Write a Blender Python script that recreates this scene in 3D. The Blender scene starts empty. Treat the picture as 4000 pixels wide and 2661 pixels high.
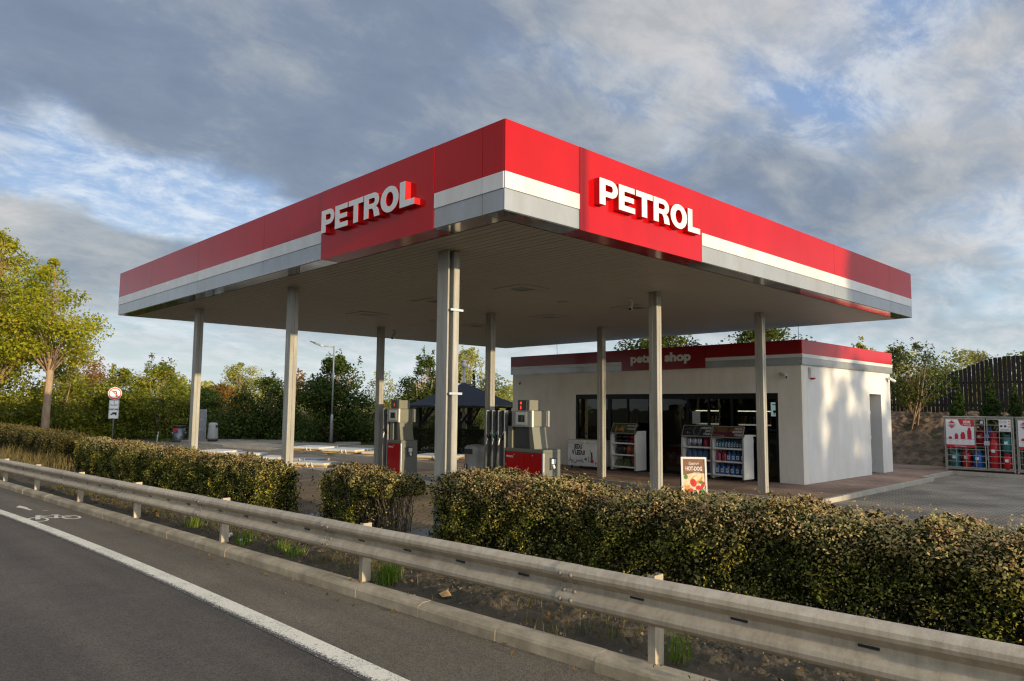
import bpy, math, random
import numpy as np
from mathutils import Vector, Matrix, noise as mnoise
rnd = random.Random(7); RNG = np.random.default_rng(11)
scene = bpy.context.scene
COL = scene.collection
R = math.radians
# ------------------------------------------------------------------ materials
def nodes_of(m):
    m.use_nodes = True
    nt = m.node_tree; nt.nodes.clear()
    return nt, nt.nodes.new, nt.links.new
def c4(c): return (c[0], c[1], c[2], 1.0)
def shade(c, k): return tuple(min(1.0, max(0.0, v*k)) for v in c)
M = {}
def pm(name, col, rough=.5, metal=0., var=.12, scale=4., bump=0., bscale=60., spec=.5, coat=0., col2=None, streak=None, stain=None):
    """procedural surface: base colour broken up by two noises, roughness variation, optional bump"""
    m = bpy.data.materials.new(name); nt, N, L = nodes_of(m)
    out = N('ShaderNodeOutputMaterial'); b = N('ShaderNodeBsdfPrincipled'); L(b.outputs[0], out.inputs[0])
    tc = N('ShaderNodeTexCoord'); src = tc.outputs['Object']
    if streak:
        mp = N('ShaderNodeMapping'); mp.inputs['Scale'].default_value = streak; L(src, mp.inputs[0]); src = mp.outputs[0]
    n = N('ShaderNodeTexNoise'); n.inputs['Scale'].default_value = scale; n.inputs['Detail'].default_value = 6; n.inputs['Roughness'].default_value = .65
    L(src, n.inputs['Vector'])
    r = N('ShaderNodeValToRGB'); L(n.outputs['Fac'], r.inputs[0])
    r.color_ramp.elements[0].position = .3; r.color_ramp.elements[1].position = .7
    r.color_ramp.elements[0].color = c4(shade(col2 or col, 1-var)); r.color_ramp.elements[1].color = c4(shade(col, 1+var))
    colo = r.outputs[0]
    if stain:                                   # (strength, scale vector): run-down dirt and fine grain
        mp2 = N('ShaderNodeMapping'); mp2.inputs['Scale'].default_value = stain[1]; L(tc.outputs['Object'], mp2.inputs[0])
        ns = N('ShaderNodeTexNoise'); ns.inputs['Scale'].default_value = 1.; ns.inputs['Detail'].default_value = 9; ns.inputs['Roughness'].default_value = .72; L(mp2.outputs[0], ns.inputs['Vector'])
        rs = N('ShaderNodeValToRGB'); rs.color_ramp.elements[0].position = .36; rs.color_ramp.elements[1].position = .62
        k = 1-stain[0]; rs.color_ramp.elements[0].color = (k, k*.96, k*.9, 1); rs.color_ramp.elements[1].color = (1, 1, 1, 1); L(ns.outputs['Fac'], rs.inputs[0])
        ml = N('ShaderNodeMixRGB'); ml.blend_type = 'MULTIPLY'; ml.inputs[0].default_value = 1; L(colo, ml.inputs[1]); L(rs.outputs[0], ml.inputs[2]); colo = ml.outputs[0]
    L(colo, b.inputs['Base Color'])
    mr = N('ShaderNodeMapRange'); mr.inputs[3].default_value = max(.02, rough-.08); mr.inputs[4].default_value = min(1, rough+.08)
    L(n.outputs['Fac'], mr.inputs[0]); L(mr.outputs[0], b.inputs['Roughness'])
    b.inputs['Metallic'].default_value = metal; b.inputs['Specular IOR Level'].default_value = spec; b.inputs['Coat Weight'].default_value = coat
    if bump:
        n2 = N('ShaderNodeTexNoise'); n2.inputs['Scale'].default_value = bscale; n2.inputs['Detail'].default_value = 4
        L(tc.outputs['Object'], n2.inputs['Vector'])
        bp = N('ShaderNodeBump'); bp.inputs['Strength'].default_value = bump; bp.inputs['Distance'].default_value = .01
        L(n2.outputs['Fac'], bp.inputs['Height']); L(bp.outputs[0], b.inputs['Normal'])
    M[name] = m; return m
def emis(name, col, s):
    m = bpy.data.materials.new(name); nt, N, L = nodes_of(m)
    out = N('ShaderNodeOutputMaterial'); e = N('ShaderNodeEmission'); e.inputs[0].default_value = c4(col); e.inputs[1].default_value = s
    L(e.outputs[0], out.inputs[0]); M[name] = m; return m
def leafmat(name, ramp, top=None, ztop=(.7, 1.1), trans=.38, nscale=1.3):
    """per-leaf colour (random per island) mixed with large clumps; optional second palette toward the top"""
    m = bpy.data.materials.new(name); nt, N, L = nodes_of(m)
    out = N('ShaderNodeOutputMaterial')
    g = N('ShaderNodeNewGeometry'); tc = N('ShaderNodeTexCoord')
    n = N('ShaderNodeTexNoise'); n.inputs['Scale'].default_value = nscale; n.inputs['Detail'].default_value = 3
    L(tc.outputs['Object'], n.inputs['Vector'])
    mix = N('ShaderNodeMath'); mix.operation = 'MULTIPLY_ADD'; mix.inputs[1].default_value = .55
    sub = N('ShaderNodeMath'); sub.operation = 'MULTIPLY_ADD'; sub.inputs[1].default_value = 1.5; sub.inputs[2].default_value = -.52
    L(n.outputs['Fac'], sub.inputs[0]); L(g.outputs['Random Per Island'], mix.inputs[0]); L(sub.outputs[0], mix.inputs[2])
    def rampnode(cols):
        r = N('ShaderNodeValToRGB'); el = r.color_ramp.elements
        while len(el) < len(cols): el.new(.5)
        for i, c in enumerate(cols): el[i].position = i/(len(cols)-1); el[i].color = c4(c)
        L(mix.outputs[0], r.inputs[0]); return r
    col = rampnode(ramp).outputs[0]
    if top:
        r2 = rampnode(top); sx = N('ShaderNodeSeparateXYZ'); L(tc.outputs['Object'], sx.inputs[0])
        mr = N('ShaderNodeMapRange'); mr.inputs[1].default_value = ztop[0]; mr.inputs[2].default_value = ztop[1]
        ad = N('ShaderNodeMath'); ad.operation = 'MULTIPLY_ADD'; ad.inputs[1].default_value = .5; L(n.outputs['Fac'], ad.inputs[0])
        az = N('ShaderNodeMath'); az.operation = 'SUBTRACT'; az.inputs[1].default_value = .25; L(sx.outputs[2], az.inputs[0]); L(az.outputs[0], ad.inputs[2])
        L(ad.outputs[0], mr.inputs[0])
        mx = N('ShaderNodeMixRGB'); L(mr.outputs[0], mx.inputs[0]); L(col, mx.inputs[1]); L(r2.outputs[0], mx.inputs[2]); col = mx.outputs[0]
    b = N('ShaderNodeBsdfPrincipled'); b.inputs['Roughness'].default_value = .6; b.inputs['Specular IOR Level'].default_value = .16
    t = N('ShaderNodeBsdfTranslucent'); ms = N('ShaderNodeMixShader'); ms.inputs[0].default_value = trans
    L(col, b.inputs['Base Color']); L(col, t.inputs[0]); L(b.outputs[0], ms.inputs[1]); L(t.outputs[0], ms.inputs[2]); L(ms.outputs[0], out.inputs[0])
    M[name] = m; return m
def paver(name, c1, c2, mortar, w, h, rot=0., wav=.0, off=.5):
    m = bpy.data.materials.new(name); nt, N, L = nodes_of(m)
    out = N('ShaderNodeOutputMaterial'); b = N('ShaderNodeBsdfPrincipled'); L(b.outputs[0], out.inputs[0])
    tc = N('ShaderNodeTexCoord'); mp = N('ShaderNodeMapping'); mp.inputs['Rotation'].default_value = (0, 0, rot)
    L(tc.outputs['Object'], mp.inputs[0]); vec = mp.outputs[0]
    if wav:
        wv = N('ShaderNodeTexNoise'); wv.inputs['Scale'].default_value = 9; L(vec, wv.inputs['Vector'])
        va = N('ShaderNodeVectorMath'); va.operation = 'MULTIPLY_ADD'; va.inputs[1].default_value = (wav, wav, 0); L(wv.outputs['Color'], va.inputs[0]); L(vec, va.inputs[2]); vec = va.outputs[0]
    br = N('ShaderNodeTexBrick'); br.inputs['Color1'].default_value = c4(c1); br.inputs['Color2'].default_value = c4(c2); br.inputs['Mortar'].default_value = c4(mortar)
    br.inputs['Scale'].default_value = 1; br.inputs['Mortar Size'].default_value = .012; br.inputs['Mortar Smooth'].default_value = .4
    br.inputs['Brick Width'].default_value = w; br.inputs['Row Height'].default_value = h; br.offset = off
    L(vec, br.inputs['Vector'])
    n = N('ShaderNodeTexNoise'); n.inputs['Scale'].default_value = .7; n.inputs['Detail'].default_value = 7; L(tc.outputs['Object'], n.inputs['Vector'])
    r = N('ShaderNodeValToRGB'); r.color_ramp.elements[0].color = (.55, .55, .55, 1); r.color_ramp.elements[1].color = (1.3, 1.3, 1.3, 1); r.color_ramp.elements[0].position = .3; r.color_ramp.elements[1].position = .7
    L(n.outputs['Fac'], r.inputs[0])
    mx = N('ShaderNodeMixRGB'); mx.blend_type = 'MULTIPLY'; mx.inputs[0].default_value = 1; L(br.outputs[0], mx.inputs[1]); L(r.outputs[0], mx.inputs[2])
    L(mx.outputs[0], b.inputs['Base Color']); b.inputs['Roughness'].default_value = .85; b.inputs['Specular IOR Level'].default_value = .3
    n2 = N('ShaderNodeTexNoise'); n2.inputs['Scale'].default_value = 90; L(tc.outputs['Object'], n2.inputs['Vector'])
    sm = N('ShaderNodeMath'); sm.operation = 'MULTIPLY_ADD'; sm.inputs[1].default_value = -1.; L(br.outputs['Fac'], sm.inputs[0])
    m5 = N('ShaderNodeMath'); m5.operation = 'MULTIPLY'; m5.inputs[1].default_value = .35; L(n2.outputs['Fac'], m5.inputs[0]); L(m5.outputs[0], sm.inputs[2])
    bp = N('ShaderNodeBump'); bp.inputs['Strength'].default_value = .6; bp.inputs['Distance'].default_value = .012; L(sm.outputs[0], bp.inputs['Height']); L(bp.outputs[0], b.inputs['Normal'])
    M[name] = m; return m
def asphalt(name, dark, light):
    m = bpy.data.materials.new(name); nt, N, L = nodes_of(m)
    out = N('ShaderNodeOutputMaterial'); b = N('ShaderNodeBsdfPrincipled'); L(b.outputs[0], out.inputs[0]); tc = N('ShaderNodeTexCoord')
    v = N('ShaderNodeTexVoronoi'); v.inputs['Scale'].default_value = 95; L(tc.outputs['Object'], v.inputs['Vector'])
    n = N('ShaderNodeTexNoise'); n.inputs['Scale'].default_value = .9; n.inputs['Detail'].default_value = 8; n.inputs['Roughness'].default_value = .7; L(tc.outputs['Object'], n.inputs['Vector'])
    r = N('ShaderNodeValToRGB'); r.color_ramp.elements[0].color = c4(dark); r.color_ramp.elements[1].color = c4(light); r.color_ramp.elements[0].position = .3; r.color_ramp.elements[1].position = .72; L(n.outputs['Fac'], r.inputs[0])
    rv = N('ShaderNodeValToRGB'); rv.color_ramp.elements[0].color = (.6, .6, .6, 1); rv.color_ramp.elements[1].color = (1.35, 1.33, 1.28, 1)
    sx = N('ShaderNodeSeparateColor'); L(v.outputs['Color'], sx.inputs[0]); L(sx.outputs[0], rv.inputs[0])
    mx = N('ShaderNodeMixRGB'); mx.blend_type = 'MULTIPLY'; mx.inputs[0].default_value = 1; L(r.outputs[0], mx.inputs[1]); L(rv.outputs[0], mx.inputs[2])
    mpt = N('ShaderNodeMapping'); mpt.inputs['Scale'].default_value = (1.7, .10, 1); L(tc.outputs['Object'], mpt.inputs[0])
    nt_ = N('ShaderNodeTexNoise'); nt_.inputs['Scale'].default_value = 1; nt_.inputs['Detail'].default_value = 5; L(mpt.outputs[0], nt_.inputs['Vector'])
    rt = N('ShaderNodeValToRGB'); rt.color_ramp.elements[0].position = .36; rt.color_ramp.elements[0].color = (.74, .74, .76, 1); rt.color_ramp.elements[1].position = .64; rt.color_ramp.elements[1].color = (1.12, 1.1, 1.06, 1); L(nt_.outputs['Fac'], rt.inputs[0])
    mt = N('ShaderNodeMixRGB'); mt.blend_type = 'MULTIPLY'; mt.inputs[0].default_value = 1; L(mx.outputs[0], mt.inputs[1]); L(rt.outputs[0], mt.inputs[2])
    vb = N('ShaderNodeTexVoronoi'); vb.inputs['Scale'].default_value = 2.3; vb.inputs['Randomness'].default_value = 1; L(tc.outputs['Object'], vb.inputs['Vector'])
    rb = N('ShaderNodeValToRGB'); rb.color_ramp.elements[0].position = .04; rb.color_ramp.elements[0].color = (.62, .62, .64, 1); rb.color_ramp.elements[1].position = .13; rb.color_ramp.elements[1].color = (1, 1, 1, 1); L(vb.outputs['Distance'], rb.inputs[0])
    mb_ = N('ShaderNodeMixRGB'); mb_.blend_type = 'MULTIPLY'; mb_.inputs[0].default_value = .7; L(mt.outputs[0], mb_.inputs[1]); L(rb.outputs[0], mb_.inputs[2]); mx = mb_
    # pale grit specks
    v2 = N('ShaderNodeTexVoronoi'); v2.inputs['Scale'].default_value = 38; L(tc.outputs['Object'], v2.inputs['Vector'])
    lt = N('ShaderNodeMath'); lt.operation = 'LESS_THAN'; lt.inputs[1].default_value = .09; L(v2.outputs['Distance'], lt.inputs[0])
    s2 = N('ShaderNodeSeparateColor'); L(v2.outputs['Color'], s2.inputs[0]); gt = N('ShaderNodeMath'); gt.operation = 'GREATER_THAN'; gt.inputs[1].default_value = .86; L(s2.outputs[1], gt.inputs[0])
    mu = N('ShaderNodeMath'); mu.operation = 'MULTIPLY'; L(lt.outputs[0], mu.inputs[0]); L(gt.outputs[0], mu.inputs[1])
    mg = N('ShaderNodeMixRGB'); mg.inputs[2].default_value = (.3, .28, .24, 1); L(mu.outputs[0], mg.inputs[0]); L(mx.outputs[0], mg.inputs[1])
    L(mg.outputs[0], b.inputs['Base Color']); b.inputs['Roughness'].default_value = .78; b.inputs['Specular IOR Level'].default_value = .35
    bp = N('ShaderNodeBump'); bp.inputs['Strength'].default_value = .55; bp.inputs['Distance'].default_value = .008; L(v.outputs['Distance'], bp.inputs['Height']); L(bp.outputs[0], b.inputs['Normal'])
    M[name] = m; return m
def worn_paint(name):
    """road paint: 'across' attribute 0..1; the first quarter is worn down to asphalt, cracks elsewhere"""
    m = bpy.data.materials.new(name); nt, N, L = nodes_of(m)
    out = N('ShaderNodeOutputMaterial'); b = N('ShaderNodeBsdfPrincipled'); L(b.outputs[0], out.inputs[0]); tc = N('ShaderNodeTexCoord')
    at = N('ShaderNodeAttribute'); at.attribute_name = 'across'
    n = N('ShaderNodeTexNoise'); n.inputs['Scale'].default_value = 60; n.inputs['Detail'].default_value = 6; n.inputs['Roughness'].default_value = .75; L(tc.outputs['Object'], n.inputs['Vector'])
    v = N('ShaderNodeTexVoronoi'); v.feature = 'DISTANCE_TO_EDGE'; v.inputs['Scale'].default_value = 26
    nw = N('ShaderNodeTexNoise'); nw.inputs['Scale'].default_value = 30; L(tc.outputs['Object'], nw.inputs['Vector'])
    va = N('ShaderNodeVectorMath'); va.operation = 'MULTIPLY_ADD'; va.inputs[1].default_value = (.05, .05, .05); L(nw.outputs['Color'], va.inputs[0]); L(tc.outputs['Object'], va.inputs[2]); L(va.outputs[0], v.inputs['Vector'])
    # threshold for paint loss rises toward the worn edge
    mr = N('ShaderNodeMapRange'); mr.inputs[1].default_value = .10; mr.inputs[2].default_value = .42; mr.inputs[3].default_value = .60; mr.inputs[4].default_value = .385; L(at.outputs['Fac'], mr.inputs[0])
    lt = N('ShaderNodeMath'); lt.operation = 'LESS_THAN'; L(n.outputs['Fac'], lt.inputs[0]); L(mr.outputs[0], lt.inputs[1])
    cr = N('ShaderNodeMath'); cr.operation = 'LESS_THAN'; cr.inputs[1].default_value = .02; L(v.outputs['Distance'], cr.inputs[0])
    nb = N('ShaderNodeTexNoise'); nb.inputs['Scale'].default_value = 3.2; L(tc.outputs['Object'], nb.inputs['Vector'])
    gb = N('ShaderNodeMath'); gb.operation = 'GREATER_THAN'; gb.inputs[1].default_value = .5; L(nb.outputs['Fac'], gb.inputs[0])
    m1 = N('ShaderNodeMath'); m1.operation = 'MULTIPLY'; L(cr.outputs[0], m1.inputs[0]); L(gb.outputs[0], m1.inputs[1])
    mxx = N('ShaderNodeMath'); mxx.operation = 'MAXIMUM'; L(m1.outputs[0], mxx.inputs[0]); L(lt.outputs[0], mxx.inputs[1])
    dirt = N('ShaderNodeValToRGB'); dirt.color_ramp.elements[0].color = (.70, .63, .48, 1); dirt.color_ramp.elements[1].color = (.93, .86, .69, 1); L(n.outputs['Fac'], dirt.inputs[0])
    mx = N('ShaderNodeMixRGB'); mx.inputs[2].default_value = (.07, .066, .06, 1); L(mxx.outputs[0], mx.inputs[0]); L(dirt.outputs[0], mx.inputs[1]); L(mx.outputs[0], b.inputs['Base Color'])
    b.inputs['Roughness'].default_value = .75
    bp = N('ShaderNodeBump'); bp.inputs['Strength'].default_value = .5; bp.inputs['Distance'].default_value = .006; L(n.outputs['Fac'], bp.inputs['Height']); L(bp.outputs[0], b.inputs['Normal'])
    M[name] = m; return m
def glassmat(name, tint, gl=.9, base=.05):
    m = bpy.data.materials.new(name); nt, N, L = nodes_of(m)
    out = N('ShaderNodeOutputMaterial'); t = N('ShaderNodeBsdfTransparent'); t.inputs[0].default_value = c4(tint)
    g = N('ShaderNodeBsdfGlossy'); g.inputs['Roughness'].default_value = .01; g.inputs[0].default_value = (gl, gl, gl, 1)
    f = N('ShaderNodeFresnel'); f.inputs[0].default_value = 1.5
    ad = N('ShaderNodeMath'); ad.operation = 'ADD'; ad.inputs[1].default_value = base; L(f.outputs[0], ad.inputs[0])
    tc = N('ShaderNodeTexCoord'); n = N('ShaderNodeTexNoise'); n.inputs['Scale'].default_value = 1.2; L(tc.outputs['Object'], n.inputs['Vector'])
    bp = N('ShaderNodeBump'); bp.inputs['Strength'].default_value = .04; bp.inputs['Distance'].default_value = .05; L(n.outputs['Fac'], bp.inputs['Height']); L(bp.outputs[0], g.inputs['Normal'])
    ms = N('ShaderNodeMixShader'); L(ad.outputs[0], ms.inputs[0]); L(t.outputs[0], ms.inputs[1]); L(g.outputs[0], ms.inputs[2]); L(ms.outputs[0], out.inputs[0])
    M[name] = m; return m

pm('red', (.46, .003, .005), .16, 0, .07, .9, spec=.26, bump=.05, bscale=1.3, stain=(.12, (1.1, 1.1, .25)))
pm('shop_front_red_shaded', (.24, .003, .005), .2, 0, .05, .6, spec=.3)  # same fascia red, with the shade under the canopy put into the colour
pm('letter_red', (.6, .012, .016), .35, 0, .05, 3)
pm('letter_white', (.72, .71, .68), .4, 0, .03, 3)
pm('stripe_white', (.70, .69, .67), .25, 0, .04, .7, stain=(.1, (2.2, 2.2, .5)))
pm('band_grey', (.35, .365, .375), .25, .25, .06, .6, coat=.3, stain=(.14, (1.4, 1.4, .5)))
pm('soffit_mirror', (.35, .34, .32), .08, .85, .06, .8, bump=.12, bscale=1.6)
pm('ceiling', (.49, .465, .415), .5, .0, .06, .8, spec=.3)
pm('ceiling_trim', (.42, .40, .36), .5, 0, .06, 2)
pm('dark_gap', (.03, .03, .03), .8, 0, .1, 3)
pm('galv', (.37, .36, .325), .42, .0, .16, 3.2, spec=.6, bump=.05, bscale=120, streak=(1, 1, .3), stain=(.25, (9, 9, .8)))
pm('rail_steel', (.50, .425, .315), .6, .0, .22, 1.2, bump=.16, bscale=110, streak=(1, .25, 2.5), stain=(.30, (9, 11, 1.6)))
pm('bolt_steel', (.2, .17, .13), .65, .2, .2, 30)
pm('plaster', (.77, .755, .725), .85, 0, .05, 1.4, bump=.32, bscale=45, stain=(.10, (1.6, 1.6, .35)))
pm('pale_plaster', (.84, .79, .70), .85, 0, .05, 1.2, bump=.3, bscale=45, stain=(.10, (1.6, 1.6, .35)))
pm('frame_black', (.008, .008, .009), .4, 0, .2, 6, spec=.25)
pm('black_plastic', (.018, .018, .019), .4, 0, .2, 10)
pm('pump_grey', (.15, .155, .13), .45, .1, .08, 2, bump=.03, bscale=200)
pm('pump_dark', (.055, .057, .056), .4, .1, .12, 4)
pm('pump_front', (.36, .36, .35), .4, .2, .06, 3)
pm('pump_light', (.185, .185, .145), .45, .0, .06, 3)
pm('pump_red', (.40, .003, .005), .22, 0, .06, 1.5, coat=.4)
pm('white_paint', (.74, .73, .69), .45, 0, .06, 2)
pm('dirty_white', (.66, .64, .58), .5, 0, .12, 5)
pm('silver', (.65, .64, .6), .3, .75, .1, 6)
pm('rubber', (.012, .012, .012), .5, 0, .2, 10)
pm('black_ink', (.012, .012, .012), .6, 0, .1, 10)
pm('grey_ink', (.35, .35, .35), .6, 0, .1, 10)
pm('screen_dark', (.012, .014, .014), .12, 0, .2, 8)
pm('green_plastic', (.01, .09, .05), .35, 0, .1, 10)
pm('concrete', (.40, .365, .30), .9, 0, .16, 2.2, bump=.3, bscale=70)
pm('kerb_concrete', (.43, .36, .25), .92, 0, .22, 2.6, bump=.35, bscale=75, stain=(.4, (5, 2.2, 2.)))
pm('stone_brown', (.17, .135, .095), .9, 0, .4, 20)
pm('slab_grey', (.4, .41, .42), .8, 0, .12, 3, bump=.15, bscale=60)
pm('soil', (.075, .053, .03), .95, 0, .5, 2.2, bump=1., bscale=55, col2=(.04, .04, .016))
pm('turned_soil', (.17, .115, .07), .95, 0, .5, 2.2, bump=1., bscale=14, col2=(.05, .038, .027))
pm('grass_ground', (.055, .062, .02), .95, 0, .45, .8, bump=.9, bscale=22, col2=(.075, .055, .026))
pm('field', (.07, .07, .028), .95, 0, .4, .05, bump=.5, bscale=5)
pm('bark', (.34, .235, .15), .9, 0, .35, 7, bump=.8, bscale=26, streak=(1, 1, .25))
pm('twig', (.1, .07, .045), .85, 0, .35, 9, bump=.3, bscale=60)
pm('dark_wood', (.016, .012, .010), .8, 0, .35, 3, bump=.35, bscale=30, streak=(4, 4, .5))
pm('pale_wood', (.55, .36, .16), .75, 0, .2, 4, bump=.2, bscale=40)
pm('shingle', (.012, .017, .028), .9, 0, .3, 3, bump=.8, bscale=14)
pm('bin_grey', (.34, .345, .32), .45, 0, .08, 3, bump=.05, bscale=150)
pm('gas_red', (.4, .008, .012), .35, .1, .12, 5)
pm('gas_blue', (.012, .09, .36), .35, .1, .12, 5)
pm('gas_teal', (.015, .15, .15), .35, .1, .12, 5)
pm('gas_dark', (.03, .035, .04), .4, .1, .12, 5)
pm('poster_white', (.74, .74, .74), .45, 0, .03, 2)
pm('poster_red', (.48, .02, .04), .45, 0, .04, 2)
pm('liquid_blue', (.01, .1, .3), .15, 0, .15, 8, coat=.5)
pm('liquid_teal', (.01, .13, .2), .15, 0, .15, 8, coat=.5)
pm('can_blue', (.05, .10, .22), .4, 0, .12, 8)
pm('liquid_pink', (.34, .02, .07), .2, 0, .15, 8, coat=.5)
pm('label_white', (.6, .63, .66), .5, 0, .3, 28)
pm('foil', (.55, .56, .6), .25, .6, .4, 16, col2=(.1, .12, .3))
pm('bag_black', (.02, .018, .017), .35, 0, .5, 9, bump=.5, bscale=22)
pm('bag_red', (.36, .02, .02), .35, 0, .3, 9, bump=.5, bscale=22)
pm('bag_brown', (.3, .07, .025), .5, 0, .3, 9, bump=.5, bscale=22)
pm('log_green', (.19, .21, .07), .6, 0, .4, 8, bump=.5, bscale=20, col2=(.04, .07, .02))
pm('plank_brown', (.22, .1, .055), .6, 0, .25, 3, streak=(.6, 6, 6))
pm('food_orange', (.75, .28, .05), .45, 0, .3, 14)
pm('food_red', (.6, .03, .02), .35, 0, .3, 14)
pm('food_cream', (.75, .6, .4), .5, 0, .2, 14)
pm('food_green', (.1, .22, .03), .5, 0, .3, 14)
pm('banner_green', (.06, .075, .016), .35, 0, .6, 6, col2=(.012, .012, .006))
pm('banner_brown', (.16, .09, .035), .35, 0, .5, 5, col2=(.05, .02, .018))
pm('banner_wine', (.085, .02, .024), .35, 0, .35, 5)
pm('flame', (.5, .28, .09), .5, 0, .4, 20)
pm('ember', (.12, .02, .012), .5, 0, .4, 20)
pm('banner_text', (.62, .62, .62), .5, 0, .04, 4)
pm('interior_wall', (.3, .29, .25), .9, 0, .06, 1)
pm('interior_floor', (.14, .13, .12), .5, 0, .1, 2)
pm('frost_film', (.17, .17, .13), .6, 0, .06, 3)
pm('paper', (.4, .4, .36), .8, 0, .1, 12)
pm('brown_leaf', (.3, .16, .05), .7, 0, .4, 12)
pm('litter_white', (.8, .8, .78), .6, 0, .05, 6)
pm('steel_dark', (.16, .17, .18), .35, .7, .25, 9)
pm('lamp_zinc', (.33, .335, .34), .4, .4, .1, 5)
pm('sign_face', (.8, .8, .78), .5, 0, .02, 3)
pm('sign_red', (.6, .02, .03), .45, 0, .03, 3)
pm('strap', (.75, .73, .68), .5, 0, .06, 9)
asphalt('asphalt_road', (.086, .072, .058), (.126, .106, .085)); asphalt('asphalt_lane', (.128, .108, .080), (.18, .152, .113)); asphalt('asphalt_yard', (.15, .125, .09), (.22, .18, .13))
worn_paint('road_paint')
paver('pavers_warm', (.40, .31, .21), (.33, .25, .17), (.14, .11, .075), .2, .1, R(8), .03)
paver('pavers_grey', (.35, .295, .22), (.28, .24, .185), (.08, .075, .065), .22, .11, R(90), .03)
paver('pavers_red', (.42, .28, .2), (.33, .22, .16), (.11, .08, .06), .2, .1, R(45), .02)
glassmat('window_glass', (.66, .67, .62), .42, .0); glassmat('fridge_glass', (.9, .92, .9), .8, .0)
emis('led_red', (1, .06, .03), 2.2); emis('screen_lit', (.55, .8, .9), .75); emis('shelf_lit', (1, .95, .85), .55); emis('fridge_lamp', (1, .93, .82), 2.2); emis('screen_digit', (.5, .55, .5), .22)
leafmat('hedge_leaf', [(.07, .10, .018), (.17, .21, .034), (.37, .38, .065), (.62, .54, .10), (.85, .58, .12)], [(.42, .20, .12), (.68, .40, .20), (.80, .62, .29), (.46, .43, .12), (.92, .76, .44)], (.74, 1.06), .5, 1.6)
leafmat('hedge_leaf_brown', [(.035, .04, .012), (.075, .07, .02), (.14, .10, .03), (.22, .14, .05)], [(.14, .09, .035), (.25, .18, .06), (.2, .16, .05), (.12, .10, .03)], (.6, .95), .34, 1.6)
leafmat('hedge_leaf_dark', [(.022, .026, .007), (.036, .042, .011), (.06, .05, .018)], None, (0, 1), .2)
leafmat('poplar_leaf', [(.10, .145, .014), (.24, .28, .024), (.40, .41, .034), (.56, .5, .045), (.68, .5, .055)], None, (0, 1), .55, .5)
leafmat('bush_leaf', [(.06, .095, .014), (.17, .21, .026), (.35, .35, .045), (.52, .46, .065)], None, (0, 1), .48, .6)
leafmat('dark_leaf', [(.02, .04, .01), (.045, .075, .014), (.09, .125, .022), (.15, .17, .03)], None, (0, 1), .35, .7)
leafmat('orange_leaf', [(.14, .09, .03), (.28, .17, .05), (.42, .22, .05), (.32, .23, .1)], None, (0, 1), .45, .6)
leafmat('pale_leaf', [(.15, .18, .045), (.32, .34, .08), (.48, .46, .13), (.56, .51, .19)], None, (0, 1), .4, .6)
leafmat('cypress_leaf', [(.010, .018, .006), (.02, .036, .009), (.035, .055, .012)], None, (0, 1), .25, 1.5)
leafmat('olive_leaf', [(.02, .036, .009), (.05, .075, .015), (.12, .14, .028), (.26, .25, .05)], None, (0, 1), .4, .9)
leafmat('thuja_leaf', [(.018, .035, .009), (.035, .07, .014), (.07, .12, .022), (.12, .16, .03)], None, (0, 1), .3, 2.)
leafmat('weed_blade', [(.04, .05, .012), (.09, .10, .02), (.17, .14, .05), (.12, .15, .03)], None, (0, 1), .35, 2.)
leafmat('grass_blade', [(.05, .10, .012), (.11, .2, .02), (.24, .32, .04), (.36, .34, .09)], None, (0, 1), .4, 2.)
leafmat('dry_grass', [(.10, .08, .03), (.2, .155, .06), (.32, .25, .11)], None, (0, 1), .4, 2.)
leafmat('fallen_leaf', [(.06, .035, .015), (.12, .07, .026), (.2, .12, .04), (.34, .22, .08)], None, (0, 1), .2, 3.)

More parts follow.
